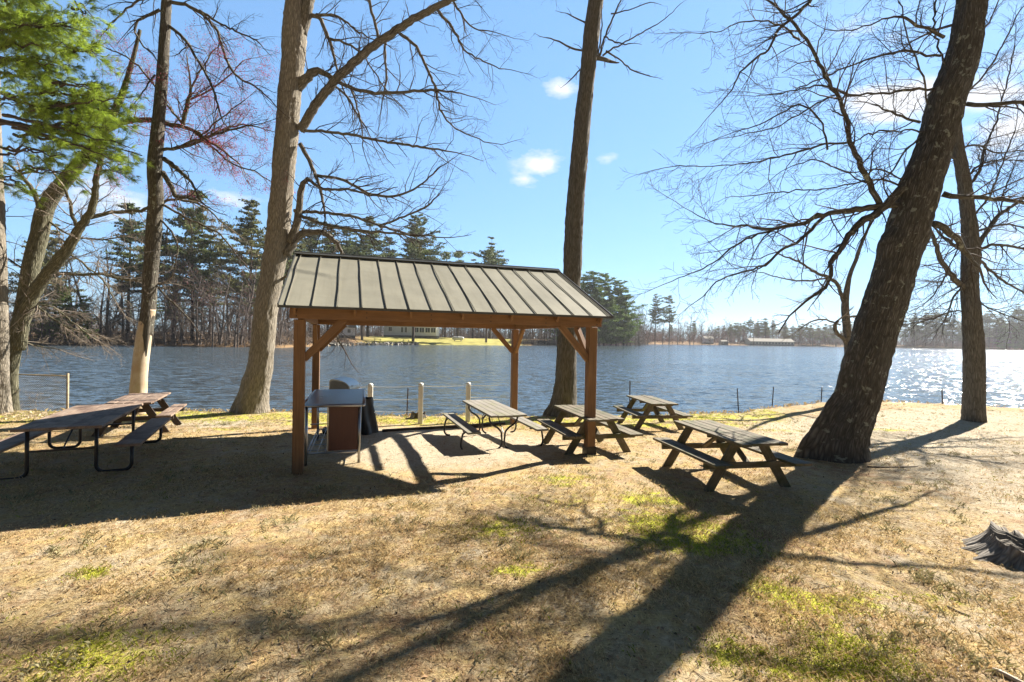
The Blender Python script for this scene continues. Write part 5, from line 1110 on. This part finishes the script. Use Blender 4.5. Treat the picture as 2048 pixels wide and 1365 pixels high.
# right of the point
RB = 'right of the wooded point'
for px, pt, D in ((1310, 588, 300), (1338, 588, 305)): far_tree('fpine', px, pt, D, RB, sx=.85)
for px, pt, D in ((1285, 595, 290), (1295, 610, 300), (1325, 625, 310), (1355, 622, 310), (1380, 612, 315), (1404, 625, 325), (1430, 640, 340), (1455, 628, 345), (1480, 650, 350), (1600, 640, 372), (1275, 600, 285), (1365, 640, 330), (1420, 640, 330)): far_tree('bare', px, pt, D, RB)
for px, pt, D in ((1440, 655, 345), (1462, 655, 350), (1420, 660, 340), (1400, 662, 335), (1605, 652, 372), (1560, 655, 378), (1625, 650, 375), (1650, 645, 380), (1345, 660, 318), (1300, 662, 306), (1490, 650, 372), (1520, 655, 378)): far_tree('red', px, pt, D, RB)
for px, pt, D in ((1475, 645, 385), (1500, 636, 388), (1515, 640, 390), (1530, 636, 388), (1545, 640, 395), (1570, 645, 392), (1585, 650, 390), (1460, 648, 385), (1620, 650, 395), (1640, 655, 398), (1660, 650, 400)): far_tree('pine', px, pt, D, RB, sx=1.25)
XB = 'beyond the glittering water'
for px, pt, D in ((1810, 640, 425), (1828, 628, 428), (1850, 622, 430), (1872, 618, 432), (1892, 626, 428), (1905, 630, 430), (1925, 640, 436), (1978, 618, 432), (2002, 625, 430), (2020, 632, 428), (2045, 620, 425), (2070, 615, 430), (1960, 628, 436), (2035, 610, 440), (2100, 600, 425), (2140, 605, 420)): far_tree('pine', px, pt, D, XB, sx=1.2)
for px, pt, D in ((1815, 660, 418), (1835, 655, 420), (1855, 660, 420), (1880, 655, 420), (1900, 658, 420), (1925, 655, 424), (1960, 662, 424), (1985, 658, 424), (1700, 655, 405), (1730, 655, 408), (1760, 655, 410), (1785, 655, 412)): far_tree('red', px, pt, D, XB)
for px, pt, D in ((2010, 650, 420), (2030, 652, 420), (2048, 650, 420), (2075, 655, 420)): far_tree('gpine', px, pt, D, XB)
flush()
# woods behind as stuff: merged light-weight trees
def woods(name, label, spots, mats, seed):
    rg = np.random.default_rng(seed); srcs = {}
    def raw(kind, i_):
        e = proto(kind, i_)[0]; out = []
        for ch in kids[e.name]:
            me = ch.data; V = np.empty(len(me.vertices) * 3, np.float32); me.vertices.foreach_get('co', V); out.append((ch.name.split('.')[0], me, V.reshape(-1, 3)))
        return out
    acc = {}
    for (kind, i_, x, y, z, s_, sx) in spots:
        a = rg.uniform(0, 6.28); ca, sa_ = math.cos(a), math.sin(a)
        if (kind, i_) not in srcs:
            srcs[(kind, i_)] = []
            for nm, me, V in raw(kind, i_):
                npoly = len(me.polygons); st = np.empty(npoly, np.int32); me.polygons.foreach_get('loop_start', st); lv = np.empty(len(me.loops), np.int32); me.loops.foreach_get('vertex_index', lv)
                k = len(me.loops) // npoly; Fq = lv.reshape(npoly, k)
                v = np.full(len(V), .5, np.float32)
                if 'v' in me.attributes: me.attributes['v'].data.foreach_get('value', v)
                srcs[(kind, i_)].append((me.materials[0], V, Fq, v))
        for (mt, V, Fq, v) in srcs[(kind, i_)]:
            W = np.stack([(V[:, 0] * ca - V[:, 1] * sa_) * s_ * sx + x, (V[:, 0] * sa_ + V[:, 1] * ca) * s_ * sx + y, V[:, 2] * s_ + z], 1)
            A = acc.setdefault(mt.name, [mt, [], [], [], 0]); A[1].append(W); A[2].append(Fq + A[4]); A[3].append(v); A[4] += len(W)
    root = empty(name, (spots[0][2], spots[0][3], spots[0][4])); tag(root, label, 'woods', None, 'stuff')
    for mt, V, Fq, v, n in acc.values():
        if not V: continue
        o = mesh_obj('woodland', np.concatenate(V), np.concatenate(Fq), mt, root, col={'v': np.concatenate(v)}); o['kind'] = 'stuff'; o.location = -root.location
rgw = np.random.default_rng(77)
def spots_(n, px0, px1, d0, d1, h0, h1, kinds):
    out = []
    for k in range(n):
        px = rgw.uniform(px0, px1); D = rgw.uniform(d0, d1); kind, i_ = kinds[rgw.integers(0, len(kinds))]; x = at(px, 690, D).x; z0 = max(gz(x, D), -.3); out.append((kind, i_, x, D, z0, rgw.uniform(h0, h1) / Hn[kind], 1.15))
    return out
woods('woods', 'dense mixed wood behind the far left bank and the white house', spots_(100, -420, 600, 112, 165, 10, 17, [('bare', 0), ('thin', 1), ('red', 0), ('bare', 2), ('thin', 0), ('pine', 1)]) + spots_(150, 540, 1290, 205, 260, 13, 20, [('bare', 1), ('thin', 0), ('thin', 2)]), None, 1)
woods('woods', 'hazy reddish wood along the far right shore', spots_(170, 1270, 1700, 390, 450, 11, 18, [('bare', 1), ('red', 1), ('red', 2), ('pine', 1)]) + spots_(230, 1690, 2500, 425, 480, 13, 24, [('bare', 0), ('red', 1), ('red', 2), ('pine', 1)]), None, 2)
# bank undergrowth
def thicket(name, label, fn, n, seed, h, m1='fartwig', m2=None):
    rg = np.random.default_rng(seed); T = Twigs(); tips = []; o0 = None
    for k in range(n):
        x, y, z = fn(rg); o0 = o0 or (x, y, z)
        for q in range(4):
            d = unit(np.array([rg.normal(0, .6), rg.normal(0, .6), .8])); l_ = h * rg.uniform(.5, 1.3); kr = 1 + y / 60; P = poly(np.array([x + rg.normal(0, .4 + h * .2), y + rg.normal(0, .4), z - .1]), d, l_, 4, .2, -.03, rg); T.add(P, np.linspace(.02, .008, 4) * kr, 3)
            for r_ in range(5): a = rg.integers(1, 4); T.add(poly(P[a], unit(rg.normal(0, 1, 3) + [0, 0, .4]), l_ * .4, 3, .2, 0, rg), np.array([.012, .009, .006]) * kr, 3)
    e = empty(name, o0); tag(e, label, 'undergrowth', None, 'stuff'); o = T.build('undergrowth', M[m1], e); o.location = -Vector(o0); o['kind'] = 'stuff'
def f1(rg):
    px = rg.uniform(-300, 700); t_ = (px - 1024) / F_PX; D = float(shore_far(t_)) + rg.uniform(.5, 9); x = t_ * D; return x, D, max(gz(x, D), -.5)
def f2(rg):
    px = rg.uniform(1020, 1290); t_ = (px - 1024) / F_PX; D = float(shore_far(t_)) + rg.uniform(1, 9); x = t_ * D; return x, D, max(gz(x, D), -.5)
def f3(rg):
    px = rg.uniform(-400, 620); t_ = (px - 1024) / F_PX; D = float(shore_far(t_)) + rg.uniform(6, 40); x = t_ * D; return x, D, max(gz(x, D), -.5)
def f4(rg):
    px = rg.uniform(600, 1290); t_ = (px - 1024) / F_PX; D = rg.uniform(222, 262); x = t_ * D; return x, D, max(gz(x, D), -.5)
def f5(rg):
    px = rg.uniform(1280, 2500); t_ = (px - 1024) / F_PX; D = float(shore_far(t_)) + rg.uniform(14, 60); x = t_ * D; return x, D, max(gz(x, D), -.5)
thicket('undergrowth', 'tall brush filling the wood on the far left bank', f3, 520, 3, 4.5)
thicket('undergrowth', 'grey brush between the trunks behind the white house', f4, 500, 4, 6)
thicket('undergrowth', 'reddish grey brush under the far right woods', f5, 900, 5, 7, 'redtwig')
thicket('undergrowth', 'brown brushwood along the foot of the far left bank', f1, 260, 1, 1.6)
thicket('undergrowth', 'bare brushwood around the foot of the wooded point', f2, 130, 2, 2.2)
# ------------------------------------------------------------------ far buildings and small far things
def house(name, label, px, D, w, d, hw, hr, rz, wins, m_wall='whitewall', wside=(), cat='house', chim=None):
    x = at(px, 680, D).x; z = gz(x, D); e = empty(name, (x, D, z), rz); tag(e, label, cat)
    mb = MB(); mb.box((0, 0, hw / 2 + .2), (w, d, hw - .4)); mb.build('wall', M[m_wall], e)
    mb = MB(); mb.box((0, 0, .1), (w + .1, d + .1, .9)); mb.build('foundation', M['stone'], e)
    mb = MB()
    for s_ in (-1, 1): mb.bar((0, s_ * (d / 2 + .45), hw - .1), (0, 0, hw + hr), w + .8, .12, (0, 0, 1)) 
    mb.build('roof', M['greyroof'], e)
    for s_ in (-1, 1):
        V = np.array([(s_ * w / 2, -d / 2, hw), (s_ * w / 2, d / 2, hw), (s_ * w / 2, 0, hw + hr), (s_ * (w / 2 - .15), -d / 2, hw), (s_ * (w / 2 - .15), d / 2, hw), (s_ * (w / 2 - .15), 0, hw + hr)])
        mesh_obj('gable', V, [np.array([[0, 1, 2], [5, 4, 3]]), np.array([[0, 2, 5, 3], [1, 4, 5, 2]])], M[m_wall], e)
    for (u, zz, ww, hh) in wins:
        mb = MB(); mb.box((u, -d / 2 - .02, zz), (ww, .10, hh)); f = mb.build('window', M['whitepost'], e)
        mb = MB(); mb.box((u - ww / 4, -d / 2 - .055, zz), (ww / 2 - .12, .06, hh - .16)); mb.box((u + ww / 4, -d / 2 - .055, zz), (ww / 2 - .12, .06, hh - .16)); p = mb.build('pane', M['glass'], e); kids[e.name].remove(p); p.parent = f; kids.setdefault(f.name, []).append(p)
    return e
house('lakeside_house', 'white clapboard house with a windowed porch seen under the shelter roof', 824, 182, 19, 9, 4.6, 2.8, .05,
      [(k, 2.6, 1.7, 1.8) for k in (2.2, 4.2, 6.3, 8.3)] + [(-1.6, 2.6, .8, 2), (-2.9, 2.6, .8, 2), (-7.2, 2.8, 1.2, 1.6)])
house('small_house', 'small pale gabled house glimpsed behind the left shelter brace', 686, 150, 6.0, 6, 3.0, 1.8, .5, [(-1, 1.9, .9, 1.2), (1.2, 1.9, .9, 1.2)])
house('long_building', 'long low building with a grey roof and a row of windows on the far shore', 1538, 372, 33, 10, 2.8, 2.2, 0, [(-14 + 2.4 * k, 1.5, 1.3, 1.4) for k in range(13)], 'creamwall', cat='building')
house('white_shed', 'little white shed on the green patch across the water', 1415, 350, 6.5, 5, 3.6, 1.6, .1, [(0, 1.9, 1, 1.2)], cat='shed')
house('dark_shed', 'low brown hut under the far trees left of the long building', 1447, 352, 5, 4, 2.2, 1.0, .1, [(-1, 1.1, .8, .8)], 'stone', cat='shed')
def far_table(px, D, label):
    x = at(px, 680, D).x; e = empty('picnic_table', (x, D, gz(x, D)), rng.uniform(-.3, .3)); tag(e, label, 'picnic table', 'picnic tables on the far lawn')
    mb = MB(); mb.box((0, 0, .73), (2.2, .8, .06)); mb.build('tabletop', M['darkwood'], e)
    for s_ in (-1, 1): mb = MB(); mb.box((0, s_ * .65, .44), (2.2, .28, .06)); mb.build('seat', M['darkwood'], e)
    for xx in (-.8, .8):
        mb = MB(); mb.bar((xx, -.7, 0), (xx, -.2, .70), .06, .12); mb.bar((xx, .7, 0), (xx, .2, .70), .06, .12); mb.bar((xx + .05, -.75, .38), (xx + .05, .75, .38), .05, .1); mb.build('leg', M['darkwood'], e)
far_table(755, 148, 'dark picnic table on the far lawn, left of the white house'); far_table(812, 156, 'dark picnic table on the far lawn in front of the white house')
def far_tank():
    x = at(916, 680, 172).x; e = empty('propane_tank', (x, 172, gz(x, 172)), 0); tag(e, 'long white horizontal propane tank on the far lawn', 'gas tank')
    a = np.linspace(-np.pi / 2, np.pi / 2, 8); pts = [(-1.6 - .5 * math.cos(t_), 0, 1.0) for t_ in a[:4]] ; S = [(-2.1, .05), (-2.05, .3), (-1.85, .5), (-1.6, .58), (1.6, .58), (1.85, .5), (2.05, .3), (2.1, .05)]
    mb = MB(); mb.tube([(u, 0, 1.0) for u, _ in S], [r_ for _, r_ in S], 20); mb.build('tank_body', M['tank'], e, smooth=True)
    for xx in (-1.1, 1.1): mb = MB(); mb.box((xx, 0, .22), (.3, .9, .5)); mb.build('cradle', M['concrete'], e)
    mb = MB(); mb.tube([(0, 0, 1.55), (0, 0, 1.72)], .18, 12); mb.build('valve_dome', M['tank'], e)
far_tank()
def upole(px, ptop, D, label):
    x = at(px, 690, D).x; z = gz(x, D); h = at(px, ptop, D).z - z; e = empty('utility_pole', (x, D, z)); tag(e, label, 'pole', 'utility poles on the far shore')
    mb = MB(); mb.tube([(0, 0, -.5), (0, 0, h)], [.22, .15], 8); mb.build('shaft', M['twig_pale'], e)
    mb = MB(); mb.box((0, 0, h - .7), (2.4, .14, .16)); mb.build('cross_arm', M['twig_pale'], e)
upole(1387, 664, 330, 'thin pale utility pole left of the white shed'); upole(1507, 662, 366, 'utility pole at the left end of the long building')
# stones along the bank below the far lawn
rgs = np.random.default_rng(31); mb = MB()
for k in range(170):
    px = rgs.uniform(640, 835); t_ = (px - 1024) / F_PX; D = float(shore_far(t_)) + rgs.uniform(-1.2, 2.5); x = t_ * D; s_ = rgs.uniform(.25, .8); A = rgs.normal(0, 1, (3, 3)); q_, _ = np.linalg.qr(A); mb.box((x, D, max(gz(x, D), WZ) + s_ * .2), (s_ * 1.3, s_, s_ * .7), q_)
o = mb.build('bank_stones', M['stone']); tag(o, 'grey boulders heaped along the water below the far lawn', 'stones', None, 'stuff')
# ------------------------------------------------------------------ ground cover
def blades(name, label, cat, n, mat_, seed, dfun, hmin, hmax, wd, per=4, flat=.0, kind='stuff', yr=(1.9, 19), bias=1.9, spread=.025):
    rg = np.random.default_rng(seed); m = n; D = yr[0] + (yr[1] - yr[0]) * rg.random(m) ** bias; t_ = rg.uniform(-1.35, 1.3, m); x = t_ * D + rg.normal(0, .3, m); y = D; keep = (rg.random(m) < dfun(x, y)) & (y < shore_near(x) - .12); x = x[keep]; y = y[keep]; m = len(x)
    x = np.repeat(x, per) + rg.normal(0, spread, m * per); y = np.repeat(y, per) + rg.normal(0, spread, m * per); z = ground_z(x, y) - .003; m *= per
    a = rg.uniform(0, 2 * np.pi, m); d = np.stack([np.cos(a), np.sin(a), np.zeros(m)], 1); s_ = np.stack([-np.sin(a), np.cos(a), np.zeros(m)], 1) * wd * rg.uniform(.6, 1.4, (m, 1)) * (1 + .09 * y[:, None])
    h = rg.uniform(hmin, hmax, (m, 1)); lean = rg.uniform(.3, 1.1, (m, 1)); up = np.array([0, 0, 1.])
    if flat: up = up * .12; lean = np.ones((m, 1))
    B = np.stack([x, y, z], 1); m1 = B + (up * .6 + d * lean * .35) * h; tp = B + (up * .85 + d * lean) * h
    if flat: m1 = B + d * h * .5 + [0, 0, .008]; tp = B + d * h + [0, 0, .005]; B = B + [0, 0, .006]
    V = np.stack([B - s_, B + s_, m1 + s_ * .7, tp, m1 - s_ * .7], 1).reshape(-1, 3); v = np.repeat(rg.random(m), 5)
    o = mesh_obj(name, V, np.arange(m * 5).reshape(-1, 5), mat_, None, col={'v': v}); tag(o, label, cat, None, kind); print(name, m); return o
pn = lambda x, y, s_, sd: fbm(x * s_, y * s_, 3, sd)
nosand = lambda x, y: np.where((((x + 1.6) / 3.3) ** 2 + ((y - 10.2) / 2.7) ** 2) < 1, .06, 1.0)
rightsand = lambda x: np.where(x > 4.5, .35, 1.0)
blades('grass', 'short dry straw coloured grass over the lawn', 'grass', 90000, M['straw'], 1, lambda x, y: np.clip((pn(x, y, 1.1, 51) - .36) * 3.4, .06, 1) * nosand(x, y) * rightsand(x), .015, .05, .0013, 4)
blades('grass_litter', 'flat dead grass stems and pine needles lying on the soil', 'grass', 90000, M['litter'], 2, lambda x, y: np.clip((pn(x, y, .8, 61) - .3) * 3, .15, 1) * np.maximum(nosand(x, y), .2), .03, .09, .0011, 3, flat=1, spread=.05)
def gd(x, y):
    t_ = np.zeros_like(x)
    for (cx, cy, rx, ry, a) in moss_spots: t_ = np.maximum(t_, a * np.clip(1.2 - np.sqrt(((x - cx) / rx) ** 2 + ((y - cy) / ry) ** 2), 0, 1))
    st_ = np.clip(1 - np.abs(shore_near(x) - 1.4 - y) / 2.0, 0, 1) * (x < 9)
    return np.clip(np.maximum(t_ * .8, st_ * .8) * (pn(x, y, 1.5, 71) * 2.2 - .4) + .010, 0, 1) * nosand(x, y)
blades('grass', 'fresh green and yellow grass patches and moss', 'grass', 150000, M['green'], 3, gd, .012, .045, .0013, 4, bias=1.3)
# tufts: sparse taller clumps
def tf(x, y): return np.clip((pn(x, y, 2.3, 81) - .58) * 5, 0, 1) * nosand(x, y)
blades('grass_tufts', 'scattered taller pale grass tufts', 'grass', 9000, M['tuft'], 4, tf, .03, .075, .0013, 12, spread=.035)
# dead leaves, cones and bits
def bits(name, label, n, mat_, size, seed, dfun, yr=(2, 18), cat='leaf litter'):
    rg = np.random.default_rng(seed); D = yr[0] + (yr[1] - yr[0]) * rg.random(n) ** 1.4; x = rg.uniform(-1.3, 1.25, n) * D; y = D; k = (rg.random(n) < dfun(x, y)) & (y < shore_near(x) - .1); x = x[k]; y = y[k]; n = len(x); z = ground_z(x, y) + .008
    a = unit3(rg.normal(0, 1, (n, 3)) * [1, 1, .35]); b_ = unit3(np.cross(a, rg.normal(0, .35, (n, 3)) + [0, 0, 1])); s_ = size * rg.uniform(.5, 1.5, (n, 1)); P = np.stack([x, y, z], 1)
    V = np.stack([P - a * s_, P + b_ * s_ * .55 + [0, 0, .006], P + a * s_, P - b_ * s_ * .5], 1).reshape(-1, 3); o = mesh_obj(name, V, np.arange(n * 4).reshape(-1, 4), mat_, None, col={'v': np.repeat(rg.random(n), 4)}); tag(o, label, cat, None, 'stuff')
bits('leaf_litter', 'small brown dead leaves scattered over the lawn', 11000, M['deadleaf'], .015, 1, lambda x, y: np.clip(pn(x, y, .7, 91) * 1.4 - .2, .1, 1))
lx, ly = gp(120, 832)
def heap(x, y): return np.clip(1.3 - np.sqrt(((x - lx) / 2.6) ** 2 + ((y - ly) / .7) ** 2), 0, 1)
bits('leaf_heap', 'pale tan leaves drifted along the foot of the chain link fence', 60000, M['drift'], .045, 2, heap, (12, 16))
bits('bark_bits', 'dark bits of bark and cones on the ground', 2600, M['bits'], .012, 3, lambda x, y: np.ones_like(x))
# fallen sticks
blades('grass', 'dry straw fringe growing along the edge of the bank', 'grass', 60000, M['straw'], 14, lambda x, y: np.clip(1 - np.abs(shore_near(x) - .45 - y) / .4, 0, 1) * np.clip(pn(x, y, .6, 97) * 2.4 - .6, .1, 1), .05, .15, .0018, 5, yr=(13.5, 20.5), bias=1.0, spread=.04)
TS = Twigs(); rgt = np.random.default_rng(12)
for k in range(900):
    D = 2 + 14 * rgt.random() ** 1.6; x = rgt.uniform(-1.25, 1.2) * D
    if D > float(shore_near(np.array([x]))[0]) - .2: continue
    L_ = rgt.uniform(.03, .16); a = rgt.uniform(0, 6.28); P = [np.array([x, D, 0.])]
    for q in range(3): a += rgt.normal(0, .35); P.append(P[-1] + np.array([math.cos(a), math.sin(a), 0]) * L_ / 3)
    P = np.array(P); P[:, 2] = ground_z(P[:, 0], P[:, 1]) + .006; TS.add(P, np.linspace(.0035, .0015, 4), 4)
o = TS.build('twig_litter', M['twig_pale'], None); tag(o, 'short broken twigs strewn over the lawn', 'twigs', None, 'stuff')
def stick(px, py, L, ang, r, label, m2='twig_pale'):
    q_ = on_ground(px, py); rg = np.random.default_rng(int(px)); P = [np.array([q_.x, q_.y, 0])]; a = ang
    for k in range(6): a += rg.normal(0, .15); P.append(P[-1] + np.array([math.cos(a), math.sin(a), 0]) * L / 6)
    P = np.array(P); P[:, 2] = ground_z(P[:, 0], P[:, 1]) + r * .8; mb = MB(); mb.tube(P, np.linspace(r, r * .5, 7), 7); tag(mb.build('fallen_stick', M[m2], smooth=True), label, 'stick')
stick(1895, 1215, .16, -1.0, .009, 'short pale stick lying below the big stump'); stick(1985, 1345, .22, -.8, .02, 'pale wood chunk at the bottom right corner of the lawn', 'barewood'); stick(1625, 1180, .25, .2, .006, 'thin curved stick on the moss near the trunk shadow')
stick(345, 878, .5, .1, .015, 'pale stick lying behind the nearest left table'); stick(1735, 935, .9, -.45, .013, 'dark root like branch lying right of the leaning tree', 'twig')
stick(1400, 1030, .3, .6, .005, 'thin twig beside the green moss patch')
# haze over the lake
hx = float(abs(xs).max()) + 20; hmb = MB(); hmb.box((0, (float(ys.min()) + float(ys.max())) / 2, 29.0), (2 * hx, float(ys.max() - ys.min()) + 40, 66.0))
hm = bpy.data.materials.new('haze_air'); hm.use_nodes = True; hn = hm.node_tree.nodes; hn.clear(); ho_ = hn.new('ShaderNodeOutputMaterial'); hv = hn.new('ShaderNodeVolumePrincipled')
hv.inputs['Color'].default_value = (.94, .96, 1, 1); hv.inputs['Density'].default_value = .0002; hv.inputs['Anisotropy'].default_value = .25; hm.node_tree.links.new(hv.outputs[0], ho_.inputs['Volume'])
hz_ = hmb.build('haze', hm); tag(hz_, 'thin bluish air haze over the lake', 'haze', None, 'stuff')
